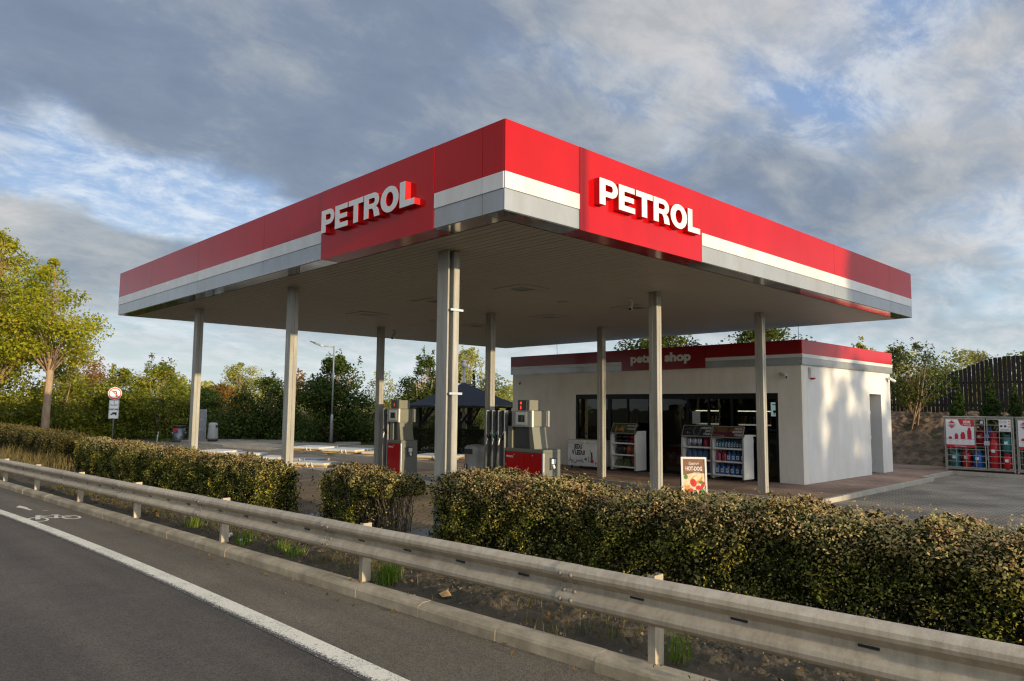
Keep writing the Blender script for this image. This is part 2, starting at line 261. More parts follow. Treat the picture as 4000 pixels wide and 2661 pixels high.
# ------------------------------------------------------------------ mesh helpers
class MB:
    def __init__(s): s.v = []; s.f = []; s.m = []
    def add(s, vs, fs, mi=0):
        o = len(s.v); s.v += [tuple(v) for v in vs]; s.f += [tuple(i+o for i in f) for f in fs]; s.m += [mi]*len(fs); return s
    def box(s, x0, x1, y0, y1, z0, z1, mi=0):
        return s.add([(x0, y0, z0), (x1, y0, z0), (x1, y1, z0), (x0, y1, z0), (x0, y0, z1), (x1, y0, z1), (x1, y1, z1), (x0, y1, z1)],
                     [(0, 3, 2, 1), (4, 5, 6, 7), (0, 1, 5, 4), (1, 2, 6, 5), (2, 3, 7, 6), (3, 0, 4, 7)], mi)
    def cbox(s, x0, x1, y0, y1, z0, z1, c=.01, mi=0):
        """box with chamfered vertical and top edges"""
        def ring(i, z): return [(x0+i+c*.0, y0+c+i, z), (x0+c+i, y0+i, z), (x1-c-i, y0+i, z), (x1-i, y0+c+i, z), (x1-i, y1-c-i, z), (x1-c-i, y1-i, z), (x0+c+i, y1-i, z), (x0+i, y1-c-i, z)]
        rs = [ring(0, z0), ring(0, z1-c), ring(c*.7, z1)]
        vs = sum(rs, []); fs = [tuple(range(7, -1, -1)), tuple(range(16, 24))]
        for k in range(2):
            for i in range(8): j = (i+1) % 8; fs.append((k*8+i, k*8+j, k*8+8+j, k*8+8+i))
        return s.add(vs, fs, mi)
    def tube(s, pts, rad, n=8, mi=0, cap=True):
        pts = [Vector(p) for p in pts]; rad = rad if isinstance(rad, (list, tuple)) else [rad]*len(pts)
        vs = []; fs = []
        prev = None
        for i, p in enumerate(pts):
            d = (pts[min(i+1, len(pts)-1)]-pts[max(i-1, 0)])
            d = d.normalized() if d.length > 1e-9 else Vector((0, 0, 1))
            if prev is None:
                a = Vector((1, 0, 0)) if abs(d.x) < .9 else Vector((0, 1, 0)); u = d.cross(a).normalized()
            else:
                u = (prev-d*prev.dot(d)); u = u.normalized() if u.length > 1e-6 else d.orthogonal().normalized()
            prev = u; w = d.cross(u)
            for k in range(n):
                a = 2*math.pi*k/n; vs.append(p+(u*math.cos(a)+w*math.sin(a))*rad[i])
        for i in range(len(pts)-1):
            for k in range(n): j = (k+1) % n; fs.append((i*n+k, i*n+j, (i+1)*n+j, (i+1)*n+k))
        if cap: fs.append(tuple(range(n-1, -1, -1))); fs.append(tuple((len(pts)-1)*n+k for k in range(n)))
        return s.add(vs, fs, mi)
    def lathe(s, prof, n=20, c=(0, 0, 0), mi=0, axis='z'):
        vs = []; fs = []
        for r, z in prof:
            for k in range(n):
                a = 2*math.pi*k/n; x, y = r*math.cos(a), r*math.sin(a)
                vs.append((c[0]+x, c[1]+y, c[2]+z) if axis == 'z' else (c[0]+z, c[1]+x, c[2]+y))
        for i in range(len(prof)-1):
            for k in range(n): j = (k+1) % n; fs.append((i*n+k, i*n+j, (i+1)*n+j, (i+1)*n+k))
        fs.append(tuple(range(n-1, -1, -1))); fs.append(tuple((len(prof)-1)*n+k for k in range(n)))
        return s.add(vs, fs, mi)
    def prism(s, poly, o, right, up, depth, mi=0, mside=None, inset=None):
        """2-D polygon (right,up) placed at o, extruded by depth along right x up; front face at +normal"""
        o, r, u = Vector(o), Vector(right), Vector(up); nn = r.cross(u)
        k = len(poly)
        front = [o+r*a+u*b+nn*depth for a, b in poly]; back = [o+r*a+u*b for a, b in poly]
        s.add(front, [tuple(range(k))], mi)
        s.add(front+back, [(i, k+i, k+(i+1) % k, (i+1) % k) for i in range(k)], mi if mside is None else mside)
        s.add(back, [tuple(range(k-1, -1, -1))], mi if mside is None else mside)
        return s
    def quad(s, a, b, c, d, mi=0): return s.add([a, b, c, d], [(0, 1, 2, 3)], mi)
    def text(s, string, o, right, up, h, depth=.003, mi=0, bold=0., align='LEFT', sx=1., shear=0.):
        cu = bpy.data.curves.new('t', 'FONT'); cu.body = string; cu.size = 1; cu.align_x = align; cu.offset = bold; cu.resolution_u = 3; cu.shear = shear
        cu.extrude = 0
        ob = bpy.data.objects.new('t', cu); COL.objects.link(ob)
        dg = bpy.context.evaluated_depsgraph_get(); me = bpy.data.meshes.new_from_object(ob.evaluated_get(dg))
        o, r, u = Vector(o), Vector(right), Vector(up); nn = r.cross(u); k = h/.73
        vs = [o+r*(v.co.x*k*sx)+u*(v.co.y*k)+nn*depth for v in me.vertices]
        fs = []
        for p in me.polygons:
            q = tuple(p.vertices)
            if p.normal.z < 0: q = q[::-1]
            fs.append(q)
        s.add(vs, fs, mi)
        bpy.data.objects.remove(ob); bpy.data.curves.remove(cu); bpy.data.meshes.remove(me); return s
    def build(s, name, mats, parent=None, smooth=False, off=None):
        me = bpy.data.meshes.new(name); off = off or (0, 0, 0)
        me.from_pydata([(v[0]-off[0], v[1]-off[1], v[2]-off[2]) for v in s.v], [], s.f)
        mats = mats if isinstance(mats, (list, tuple)) else [mats]
        for m in mats: me.materials.append(M[m])
        if len(mats) > 1: me.polygons.foreach_set('material_index', s.m)
        if smooth: me.polygons.foreach_set('use_smooth', [True]*len(me.polygons)); 
        me.validate(); me.update()
        o = bpy.data.objects.new(name, me); COL.objects.link(o)
        if parent: o.parent = parent
        return o
def thing(name, label, cat, loc=(0, 0, 0), rz=0., group=None):
    o = bpy.data.objects.new(name, None); COL.objects.link(o); o.location = loc; o.rotation_euler = (0, 0, rz); o.empty_display_size = .2
    o['label'] = label; o['category'] = cat
    if group: o['group'] = group
    return o
def tag(o, label, cat, group=None):
    o['label'] = label; o['category'] = cat
    if group: o['group'] = group
    return o
def struct(o, kind='structure'): o['kind'] = kind; return o
def dup(o, loc=None, rz=None, label=None, parent=None):
    c = o.copy(); COL.objects.link(c); c.parent = parent
    if loc is not None: c.location = loc
    if rz is not None: c.rotation_euler = (0, 0, rz)
    if label: c['label'] = label
    for ch in list(o.children): dup(ch, parent=c)
    return c
def np_mesh(name, V, F, mat, parent=None, smooth=False):
    """V (n,3) float, F (m,4) int quads"""
    me = bpy.data.meshes.new(name); n, m = len(V), len(F)
    me.vertices.add(n); me.vertices.foreach_set('co', np.ascontiguousarray(V, dtype=np.float32).ravel())
    me.loops.add(m*4); me.loops.foreach_set('vertex_index', np.ascontiguousarray(F, dtype=np.int32).ravel())
    me.polygons.add(m); me.polygons.foreach_set('loop_start', np.arange(0, m*4, 4, dtype=np.int32)); me.polygons.foreach_set('loop_total', np.full(m, 4, dtype=np.int32))
    if smooth: me.polygons.foreach_set('use_smooth', np.ones(m, dtype=bool))
    me.materials.append(M[mat]); me.update(calc_edges=True)
    o = bpy.data.objects.new(name, me); COL.objects.link(o)
    if parent: o.parent = parent
    return o
def leaves(name, P, size, mat, parent=None, aspect=.55, up=.35, fold=.18, N0=None):
    n = len(P); nr = RNG.normal(size=(n, 3)); nr[:, 2] = np.abs(nr[:, 2])*(1-up)+up*1.2
    if N0 is not None: nr = nr*1.0+N0*.45
    nr /= np.linalg.norm(nr, axis=1)[:, None]
    t = RNG.normal(size=(n, 3)); t -= nr*(t*nr).sum(1)[:, None]; t /= np.linalg.norm(t, axis=1)[:, None]
    b = np.cross(nr, t); s = (size*RNG.uniform(.6, 1.25, n))[:, None] if np.isscalar(size) else size[:, None]
    V = np.empty((n, 4, 3)); V[:, 0] = P-t*s*.5; V[:, 2] = P+t*s*.5
    V[:, 1] = P+b*s*aspect*.5+nr*s*fold-t*s*.06; V[:, 3] = P-b*s*aspect*.5+nr*s*fold-t*s*.06
    return np_mesh(name, V.reshape(-1, 3), np.arange(n*4).reshape(-1, 4), mat, parent)
def blades(name, P, h, mat, parent=None, lean=.35, w=.012):
    """grass blades: two stacked tapering quads"""
    n = len(P); H = h*RNG.uniform(.5, 1.2, n); a = RNG.uniform(0, 2*math.pi, n); ln = RNG.uniform(.1, 1., n)*lean
    d = np.stack([np.cos(a), np.sin(a), np.zeros(n)], 1); sd = np.stack([-np.sin(a+.7), np.cos(a+.7), np.zeros(n)], 1)*w*.5
    z = np.array([0, 0, 1.])
    V = np.empty((n, 6, 3)); mid = P+z*(H*.55)[:, None]+d*(ln*H*.3)[:, None]; tip = P+z*(H*.95)[:, None]+d*(ln*H)[:, None]
    V[:, 0] = P-sd; V[:, 1] = P+sd; V[:, 2] = mid+sd*.8; V[:, 3] = mid-sd*.8; V[:, 4] = tip+sd*.15; V[:, 5] = tip-sd*.15
    F = np.empty((n, 2, 4), int); base = (np.arange(n)*6)[:, None]
    F[:, 0] = base+np.array([0, 1, 2, 3]); F[:, 1] = base+np.array([3, 2, 4, 5])
    return np_mesh(name, V.reshape(-1, 3), F.reshape(-1, 4), mat, parent)
# ------------------------------------------------------------------ layout functions
def cl(v, a, b): return max(a, min(b, v))
def zr(y): return .28-.017*cl(y, -14, 22)
def xk(y): return -2.06-.0185*cl(y, -12, 28)
def sm(a, b, x): t = cl((x-a)/(b-a), 0, 1); return t*t*(3-2*t)
G = .12                                       # pavement level over the forecourt
def lum(x, y):                                # lumpy noise
    return (math.sin(x*2.1+y*.7)+math.sin(x*.9-y*1.7+1.3)+math.sin(x*5.3+2)*math.sin(y*4.1)*.6)/2.6
def verge_z(x, y):
    k = xk(y)+.15
    near = zr(y)+.085-.02*sm(0, .8, x-k)
    if y < 1.0 and x > -.62:
        h = .36; z = h-(h-.0)*sm(-.5, 1.6, x)
        z = z*sm(2.2, .6, y)+(near*(1-sm(-1.4, .8, x)))*(1-sm(2.2, .6, y))
    else:
        z = near*(1-sm(-1.6, .9, x)); z += .02-.07*sm(.7, 1.25, x)
    return z
def ground_z(x, y):
    if x < -2: return zr(y)-.25
    z = -.05
    z += 2.1*sm(23.6, 28.2, x)*sm(17, 11, y)
    a = sm(36, 48, y+(x-10)*.55); z += 1.3*a*sm(6, 13, x+(y-36)*.2)
    return z
SUN_DIR = Vector((.042, .99, -.1345)).normalized()      # direction of travel

# ------------------------------------------------------------------ setting
def sheet(name, pts, z, mat, thick=0.):
    b = MB(); n = len(pts)
    b.add([(x, y, z) for x, y in pts], [tuple(range(n))])
    if thick: b.add([(x, y, z) for x, y in pts]+[(x, y, z-thick) for x, y in pts], [(i, n+i, n+(i+1) % n, (i+1) % n) for i in range(n)])
    return struct(b.build(name, mat))
def grid_obj(name, xs, ys, zf, mat, smooth=True, kind='structure'):
    X, Y = np.meshgrid(xs, ys); Z = np.vectorize(zf)(X, Y)
    V = np.stack([X.ravel(), Y.ravel(), Z.ravel()], 1); nx, ny = len(xs), len(ys)
    i = np.arange(nx*ny).reshape(ny, nx); F = np.stack([i[:-1, :-1].ravel(), i[:-1, 1:].ravel(), i[1:, 1:].ravel(), i[1:, :-1].ravel()], 1)
    return struct(np_mesh(name, V, F, mat, None, smooth), kind)
gx = np.unique(np.concatenate([np.linspace(-700, -40, 12), np.linspace(-40, -4, 8), np.linspace(-3, 62, 90), np.linspace(62, 900, 16)]))
gy = np.unique(np.concatenate([np.linspace(-700, -30, 12), np.linspace(-30, 90, 100), np.linspace(90, 900, 16)]))
grid_obj('ground', gx, gy, lambda x, y: ground_z(x, y)+(.03*lum(x, y) if x > 14 else 0), 'grass_ground')
ys = np.concatenate([np.linspace(-120, -16, 14), np.linspace(-14, 26, 161), np.linspace(28, 260, 24)])
def strip(name, xa, xb, dz, mat, nx=2, attr=False):
    V = []; A = []
    for y in ys:
        for i in range(nx):
            t = i/(nx-1); V.append((xa(y)*(1-t)+xb(y)*t, y, zr(y)+dz)); A.append(t)
    i = np.arange(len(ys)*nx).reshape(len(ys), nx); F = np.stack([i[:-1, :-1].ravel(), i[:-1, 1:].ravel(), i[1:, 1:].ravel(), i[1:, :-1].ravel()], 1)
    o = np_mesh(name, np.array(V), F, mat)
    if attr:
        at = o.data.attributes.new('across', 'FLOAT', 'POINT'); at.data.foreach_set('value', np.array(A, dtype=np.float32))
    return struct(o)
wl = lambda y: -3.058+.0088*cl(y, -6, 12)-.003*cl(y, -6, 12)**2-.05*max(0, cl(y, 12, 40)-12)
strip('road', lambda y: -13., lambda y: wl(y)-.06, 0, 'asphalt_road')
strip('bicycle_lane', lambda y: wl(y)-.06, lambda y: xk(y)+.02, 0, 'asphalt_lane')
strip('lane_line', lambda y: wl(y)-.145, lambda y: wl(y)+.075, .004, 'road_paint', 5, True)
# painted bicycle and arrow
def flat(b, poly, z=.0045): b.add([(x, y, zr(y)+z) for x, y in poly], [tuple(range(len(poly)))])
def fl_line(b, p, q, w):
    (x0, y0), (x1, y1) = p, q; dx, dy = x1-x0, y1-y0; l = math.hypot(dx, dy); nx, ny = -dy/l*w/2, dx/l*w/2
    flat(b, [(x0-nx, y0-ny), (x1-nx, y1-ny), (x1+nx, y1+ny), (x0+nx, y0+ny)])
def fl_ring(b, c, rx, ry, w):
    n = 28
    for k in range(n):
        a, e = 2*math.pi*k/n, 2*math.pi*(k+1)/n
        flat(b, [(c[0]+rx*math.cos(a), c[1]+ry*math.sin(a)), (c[0]+rx*math.cos(e), c[1]+ry*math.sin(e)), (c[0]+(rx-w)*math.cos(e), c[1]+(ry-w*1.6)*math.sin(e)), (c[0]+(rx-w)*math.cos(a), c[1]+(ry-w*1.6)*math.sin(a))])
b = MB()
fl_ring(b, (-3.03, 8.55), .155, .34, .04); fl_ring(b, (-2.54, 8.46), .14, .30, .04)
fl_line(b, (-2.92, 9.12), (-3.03, 8.56), .075); fl_line(b, (-2.94, 9.2), (-2.85, 9.15), .05); fl_line(b, (-2.9, 9.05), (-2.67, 8.94), .035); fl_line(b, (-2.91, 9.01), (-2.77, 8.54), .035)
fl_line(b, (-2.72, 9.1), (-2.61, 9.02), .06); fl_line(b, (-2.67, 8.96), (-2.76, 8.5), .06); fl_line(b, (-2.75, 8.56), (-2.53, 8.47), .035); fl_line(b, (-2.66, 8.9), (-2.53, 8.48), .03); fl_line(b, (-2.69, 9.91), (-2.61, 9.85), .04)
bm_ = struct(b.build('bicycle_marking', 'road_paint'))
b = MB(); flat(b, [(-2.95, 10.9), (-2.84, 11.15), (-2.79, 10.7), (-2.82, 10.5), (-2.80, 10.16), (-2.86, 10.12), (-2.88, 10.5), (-2.9, 10.7)]); am_ = struct(b.build('arrow_marking', 'road_paint'))
for o in (bm_, am_):
    at = o.data.attributes.new('across', 'FLOAT', 'POINT'); at.data.foreach_set('value', np.full(len(o.data.vertices), .45, dtype=np.float32))
# road kerb: separate stones in one structure
b = MB(); y = -14.; prof = [(0, -.1), (0, .075), (.012, .095), (.055, .118), (.15, .122), (.15, -.1)]
while y < 60:
    y2 = y+.992+(0 if y < 20 else 3)
    jx, jz = rnd.uniform(-.006, .006), rnd.uniform(-.004, .004)
    vs = [(xk(y)+px+jx, y, zr(y)+pz+jz) for px, pz in prof]+[(xk(y2)+px+jx*.3, y2-.004, zr(y2)+pz+jz) for px, pz in prof]
    n = 6; b.add(vs, [(i, (i+1) % n, n+(i+1) % n, n+i) for i in range(n)]+[tuple(range(n-1, -1, -1)), tuple(range(n, 2*n))]); y = y2
struct(b.build('road_kerb', 'kerb_concrete'))
b = MB()
for q in np.arange(-14, 60, 2.): b.box(xk(q)+.01, xk(q)+.14, q, q+2., zr(q)-.1, zr(q)+.06)
struct(b.build('kerb_bedding', 'soil'))
# verge of soil between kerb and hedge
grid_obj('verge', np.linspace(-2.5, 1.9, 150), np.unique(np.concatenate([np.linspace(-9, 14, 1000), np.linspace(14, 60, 60)])), lambda x, y: (verge_z(max(x, xk(y)+.1), y)+(.05*mnoise.fractal(Vector((x*3., y*3., 0)), .8, 2., 4)+.045*abs(mnoise.fractal(Vector((x*13., y*11., 5)), .7, 2.1, 4))+.008*rnd.uniform(-1, 1))*min(1, max(.25, (x-xk(y)-.12)*4))) if x > xk(y)+.1 else verge_z(xk(y)+.1, y)-.3, 'soil', False)
b = MB(); y = -9.
while y < .4: b.cbox(-.66, -.56, y, y+.99, .05, .43+rnd.uniform(-.008, .008), .012); y += 1.0
struct(b.build('edging_wall', 'kerb_concrete'))
# forecourt, yard, shop pavement, islands
sheet('forecourt', [(1.2, -16), (40, -16), (24.4, 1.6), (10.6, 1.6), (10.6, 13.2), (1.2, 13.2)], .004, 'pavers_warm')
sheet('yard', [(1.0, 13.2), (10.6, 13.2), (10.6, 26), (9.3, 31), (9.2, 37), (7.9, 39), (5.0, 52), (0, 60), (-1.8, 60)], .0, 'asphalt_yard')
sheet('parking_area', [(7.4, -16), (40, -16), (23, 1.2), (7.4, 1.2)], .009, 'pavers_grey')
pave = [(10.42, 1.35), (10.55, 1.05), (10.9, .86), (19.0, .98), (19.0, 1.25), (22.3, 1.3), (22.3, -6), (24.6, -6), (24.6, 14.6), (10.42, 14.6)]
sheet('shop_pavement', pave, G, 'pavers_red', .12)
sheet('rear_pavement', [(10.42, 14.602), (24.6, 14.602), (20.6, 16), (14.6, 27), (14.4, 37), (9.45, 37), (9.42, 30.6), (10.1, 25.5), (10.42, 22)], G-.002, 'pavers_grey', .11)
def kerbline(name, pts, z, w=.1, step=1., mat='concrete'):
    b = MB()
    for (p, q) in zip(pts[:-1], pts[1:]):
        p, q = Vector((*p, 0)), Vector((*q, 0)); L_ = (q-p).length; k = max(1, round(L_/step)); d = (q-p)/L_; nr = Vector((-d.y, d.x, 0))
        for i in range(k):
            a = p+d*(L_*i/k+.004); e = p+d*(L_*(i+1)/k-.004); c = [a-nr*w*.5, e-nr*w*.5, e+nr*w*.5, a+nr*w*.5]
            zz = z+rnd.uniform(-.003, .003)
            vs = [(v.x, v.y, -.05) for v in c]+[(v.x, v.y, zz) for v in c]
            b.add(vs, [(4, 5, 6, 7), (0, 1, 5, 4), (1, 2, 6, 5), (2, 3, 7, 6), (3, 0, 4, 7)])
    return struct(b.build(name, mat))
kerbline('pavement_kerb', [(9.39, 37), (9.36, 30.6), (10.05, 25.5), (10.37, 22), (10.37, 1.33), (10.5, 1.0), (10.85, .8), (19.0, .92), (19.06, 1.2), (22.24, 1.24), (22.24, -6)], G+.006)
isl = [(5.75, 1.4), (7.35, 1.4), (7.35, 25.2), (5.75, 25.2)]
sheet('pump_island', isl, G, 'slab_grey', .12); kerbline('island_kerb', isl+isl[:1], G+.006)
b = MB(); b.cbox(.55, 1.5, 2.5, 3.35, -.05, .16, .02); struct(b.build('drain_slab', 'slab_grey'))
# gravel at the hedge gap
n = 2600; P = np.stack([RNG.uniform(-.2, 1.6, n), RNG.uniform(4.9, 7.0, n), np.full(n, .03)], 1); P[:, 2] += np.array([max(.0, verge_z(a, c)) for a, c in P[:, :2]])-.02
struct(tag(leaves('gravel', P, .05, 'slab_grey', None, .9, .8, .3), 'grey gravel lying in the gap of the hedge', 'gravel'), 'stuff')
# ------------------------------------------------------------------ letters of the big signs
def arc(cx, cy, rx, ry, ix, iy, a0, a1, n=12):
    out = []
    for k in range(n):
        a, e = R(a0+(a1-a0)*k/n), R(a0+(a1-a0)*(k+1)/n)
        out.append([(cx+ix*math.cos(a), cy+iy*math.sin(a)), (cx+rx*math.cos(a), cy+ry*math.sin(a)), (cx+rx*math.cos(e), cy+ry*math.sin(e)), (cx+ix*math.cos(e), cy+iy*math.sin(e))])
    return out
def rc(x0, x1, y0, y1): return [(x0, y0), (x1, y0), (x1, y1), (x0, y1)]
GLYPH = {
 'P': (.94, [rc(0, .3, 0, 1), rc(.3, .58, .79, 1), rc(.3, .58, .33, .54)]+arc(.58, .665, .36, .335, .10, .125, -90, 90)),
 'E': (.88, [rc(0, .3, 0, 1), rc(.3, .88, 0, .22), rc(.3, .82, .395, .6), rc(.3, .86, .78, 1)]),
 'T': (.96, [rc(0, .96, .77, 1), rc(.33, .63, 0, .77)]),
 'R': (.98, [rc(0, .3, 0, 1), rc(.3, .58, .79, 1), rc(.3, .58, .37, .57)]+arc(.58, .685, .36, .315, .10, .11, -90, 90)+[[(.52, .37), (.6, .25), (.65, 0), (.98, 0), (.93, .22), (.86, .34), (.74, .42), (.58, .37)]]),
 'O': (1.06, arc(.53, .5, .53, .52, .22, .29, 0, 360, 28)),
 'L': (.82, [rc(0, .3, 0, 1), rc(.3, .82, 0, .24)])}
def big_word(word, parent, off, o, right, h, sx, depth, mats, gap=.055, name='letter'):
    x = 0
    for ch in word:
        w, polys = GLYPH[ch]; b = MB()
        for p in polys: b.prism([((x+px)*h*sx, py*h) for px, py in p], o, right, (0, 0, 1), depth, 0, 1)
        b.build(name, mats, parent, off=off); x += w+gap
def part(b, name, mats, t, parent=None, smooth=False): return b.build(name, mats, parent or t, smooth, off=tuple(t.location))
# ------------------------------------------------------------------ canopy
A_, B_, Z0, Z1, ZW, ZG = 14.75, 15.6, 4.6, 5.76, 5.09, 4.87
CZ = 4.585
can = thing('canopy', 'large flat red, white and grey petrol station canopy standing on nine grey steel columns', 'canopy', (7.4, 7.8, 0))
def fascia(horizontal, a, e, sign=False):
    """one fascia span a..e on the front (y=0, along x) or left (x=0, along y) side"""
    a += .004; e -= .004
    def bx(b, d0, d1, z0, z1):
        if horizontal: b.box(a, e, -d1, d0, z0, z1)
        else: b.box(-d1, d0, a, e, z0, z1)
        return b
    if sign: return part(bx(MB(), .0, .026, Z0-.012, Z1), 'sign_panel', 'red', can)
    part(bx(MB(), .0, .02, ZW, Z1), 'red_panel', 'red', can)
    part(bx(MB(), .0, .026, ZG+.005, ZW-.003), 'white_stripe', 'stripe_white', can)
    part(bx(MB(), .0, .016, Z0, ZG), 'grey_band', 'band_grey', can)
sp_r = sp_l = None
for a, e, s in [(.02, 1.4, 0), (1.4, 4.5, 1), (4.5, 9.85, 0), (9.85, 13.2, 0), (13.2, A_, 0)]:
    q = fascia(True, a if a > .1 else -.02, e, s); sp_r = q if s else sp_r
for a, e, s in [(0, .4, 0), (.4, 1.4, 0), (1.4, 4.47, 1), (4.47, 6.65, 0), (6.65, 9.89, 0), (9.89, 12.95, 0), (12.95, B_, 0)]:
    q = fascia(False, a+.0, e, s); sp_l = q if s else sp_l
big_word('PETROL', sp_r, tuple(can.location), (1.70, -.026, 5.0), (1, 0, 0), .375, 1.165, .1, ['letter_white', 'letter_red'])
big_word('PETROL', sp_l, tuple(can.location), (-.026, 4.30, 4.99), (0, -1, 0), .375, 1.165, .1, ['letter_white', 'letter_red'])
b = MB(); b.box(A_, A_+.02, 0, B_, Z0, Z1); b.box(0, A_+.02, B_, B_+.02, Z0, Z1); part(b, 'rear_fascia', 'band_grey', can)
b = MB(); b.box(.0, A_, .0, B_, Z0+.03, Z0+.06); b.box(.0, A_, .0, B_, 5.62, 5.66); b.box(.0, .04, .0, B_, Z0+.06, 5.62); b.box(.04, A_, .0, .04, Z0+.06, 5.62); part(b, 'roof_deck', 'band_grey', can)
W_ = .34
for a, e, m in [(.0, 1.4, 'soffit_mirror'), (1.4, 4.5, 'red'), (4.5, A_, 'soffit_mirror')]:
    b = MB(); b.box(max(a, .0), e-.004, .0, W_, Z0-.008, Z0+.028); part(b, 'soffit_strip', m, can)
for a, e, m in [(W_, 1.4, 'soffit_mirror'), (1.4, 4.47, 'red'), (4.47, B_, 'soffit_mirror')]:
    b = MB(); b.box(.0, W_, a+.004, e-.004, Z0-.008, Z0+.028); part(b, 'soffit_strip', m, can)
b = MB(); x = W_+.01
while x < A_-.12:
    y = W_+.01
    while y < B_-.1:
        y2 = min(B_-.05, y+rnd.choice([2.9, 4.2, 5.5, 6.0])); zz = rnd.uniform(0, .004)
        b.box(x, x+.135, y, y2-.004, CZ+zz*.3, CZ+.003+zz*.3); y = y2
    x += .15
part(b, 'ceiling', 'ceiling', can)
b = MB(); b.box(W_, A_-.01, W_, B_-.01, CZ+.0075, CZ+.012); part(b, 'ceiling_backing', 'dark_gap', can)
for (x, y) in [(4.35, 4.09), (8.21, 4.1), (8.18, 6.88), (8.26, 9.99), (4.49, 10.06), (4.27, 6.81)]:
    b = MB()
    for q in ((x-.42, x+.42, y-.42, y-.2), (x-.42, x+.42, y+.2, y+.42), (x-.42, x-.2, y-.2, y+.2), (x+.2, x+.42, y-.2, y+.2)): b.box(*q, CZ-.014, CZ-.001)
    fr = part(b, 'ceiling_light', 'ceiling_trim', can)
    b = MB(); b.box(x-.2, x+.2, y-.2, y+.2, CZ-.006, CZ-.001); part(b, 'lens', 'steel_dark', can, fr)
for (x, y) in [(6.32, 4.73), (6.58, 9.86)]:
    b = MB(); b.lathe([(.0, -.03), (.13, -.026), (.15, -.004), (.15, 0)], 18, (x, y, CZ)); part(b, 'ceiling_disc', 'ceiling_trim', can, None, True)
XC, YC = (1.05, 6.59, 11.11), (2.39, 7.5, 12.55)
for i, x in enumerate(XC):
    for j, y in enumerate(YC):
        zb = G if i else (.13 if j == 0 else 0.)
        b = MB(); s_ = .13 if i == j == 0 else .105; g_ = .003; w_ = .11 if i == j == 0 else .082
        if i == 0 and j == 0:
            b.box(x-w_, x-w_+.03, y-s_, y+s_, zb, CZ); b.box(x+w_-.015, x+w_, y-s_, y+s_, zb, CZ); b.box(x-w_+.03, x+w_-.015, y+.03, y+s_, zb, CZ)
        else:
            for yy in ((-s_, -g_), (g_, s_)):
                b.cbox(x-w_, x+w_, y+yy[0], y+yy[1], zb, CZ, .006)
            b.box(x-w_+.01, x+w_-.01, y-g_-.002, y+g_+.002, zb, CZ-.01)
            # weld line down the middle of the lit face
            b.box(x-.004, x+.004, y-s_-.002, y-s_+.01, zb, CZ-.02, 1)
        col = part(b, 'column', ['galv', 'steel_dark'], can)
        if i == 0 and j == 0:
            b = MB(); b.cbox(1.025, 1.14, 2.21, 2.37, .16, CZ, .012); dp = part(b, 'downpipe', 'galv', can, col)
            for z in (2.34, 4.18-.55):
                b = MB(); b.box(.95, 1.2, 2.19, 2.206, z, z+.035); b.box(1.165, 1.18, 2.207, 2.3, z, z+.035); b.box(1.0, 1.02, 2.207, 2.3, z, z+.035); b.lathe([(.012, 0), (.012, .03)], 6, (1.18, 2.225, z+.018), 0, 'x'); part(b, 'pipe_clamp', 'silver', can, col)
# ------------------------------------------------------------------ shop
XS, Y0, Y1, XR = 13.63, 2.5, 13.95, 20.35
SZ = 3.40
shop = thing('petrol_shop', 'low white rendered petrol station shop with red fascia and wide black framed glazing', 'shop', (17, 8.2, G))
wy0, wy1, wt = 3.19, 10.73, 2.62
b = MB(); t_ = .3
b.box(XS, XS+t_, Y0, wy0, G-.1, SZ); b.box(XS, XS+t_, wy1, Y1, G-.1, SZ); b.box(XS, XS+t_, wy0, wy1, wt, SZ); b.box(XS, XS+t_, 9.27, wy1, G-.1, 1.03)
part(b, 'front_wall', 'pale_plaster', shop)
b = MB(); b.box(XS+t_, 18.5, Y0, Y0+t_, G-.1, SZ); b.box(19.5, XR, Y0, Y0+t_, G-.1, SZ); b.box(18.5, 19.5, Y0, Y0+t_, 2.68, SZ)
b.box(18.38, 18.5, Y0+t_, Y0+.95, G-.1, 2.8); b.box(19.5, 19.62, Y0+t_, Y0+.95, G-.1, 2.8); b.box(18.5, 19.5, Y0+.3, Y0+.95, 2.68, 2.8)
part(b, 'side_wall', 'plaster', shop)
b = MB(); b.box(XR-t_, XR, Y0+t_, Y1-t_, G-.1, SZ); b.box(XS+t_, XR, Y1-t_, Y1, G-.1, SZ); part(b, 'rear_wall', 'plaster', shop)
b = MB(); b.box(XS+.01, XR-.01, Y0+.01, Y1-.01, SZ+.06, SZ+.3); b.box(XS+t_+.01, XR-t_-.01, Y0+t_+.01, Y1-t_-.01, 2.86, 2.9); rf = part(b, 'roof', 'dark_gap', shop)
for (x, y, dx, h) in ((14.1, 12.05, -.05, .95), (14.0, 2.72, 0, .62)):
    b = MB(); b.tube([(x, y, 4.02), (x+dx, y, 4.09+h)], [.009, .006], 5); part(b, 'lightning_rod', 'steel_dark', shop, rf)
b = MB(); b.box(XS+t_, XR-t_, Y0+t_, Y1-t_, G-.05, G+.012); part(b, 'floor', 'interior_floor', shop)
b = MB(); b.box(17.2, 17.25, Y0+t_, Y1-t_, G+.012, 2.86); b.box(XS+t_, 17.2, 12.3, 12.35, G+.012, 2.86); b.box(XS+t_, 17.2, Y0+t_+.01, Y0+t_+.06, G+.012, 2.86); part(b, 'partition', 'interior_wall', shop)
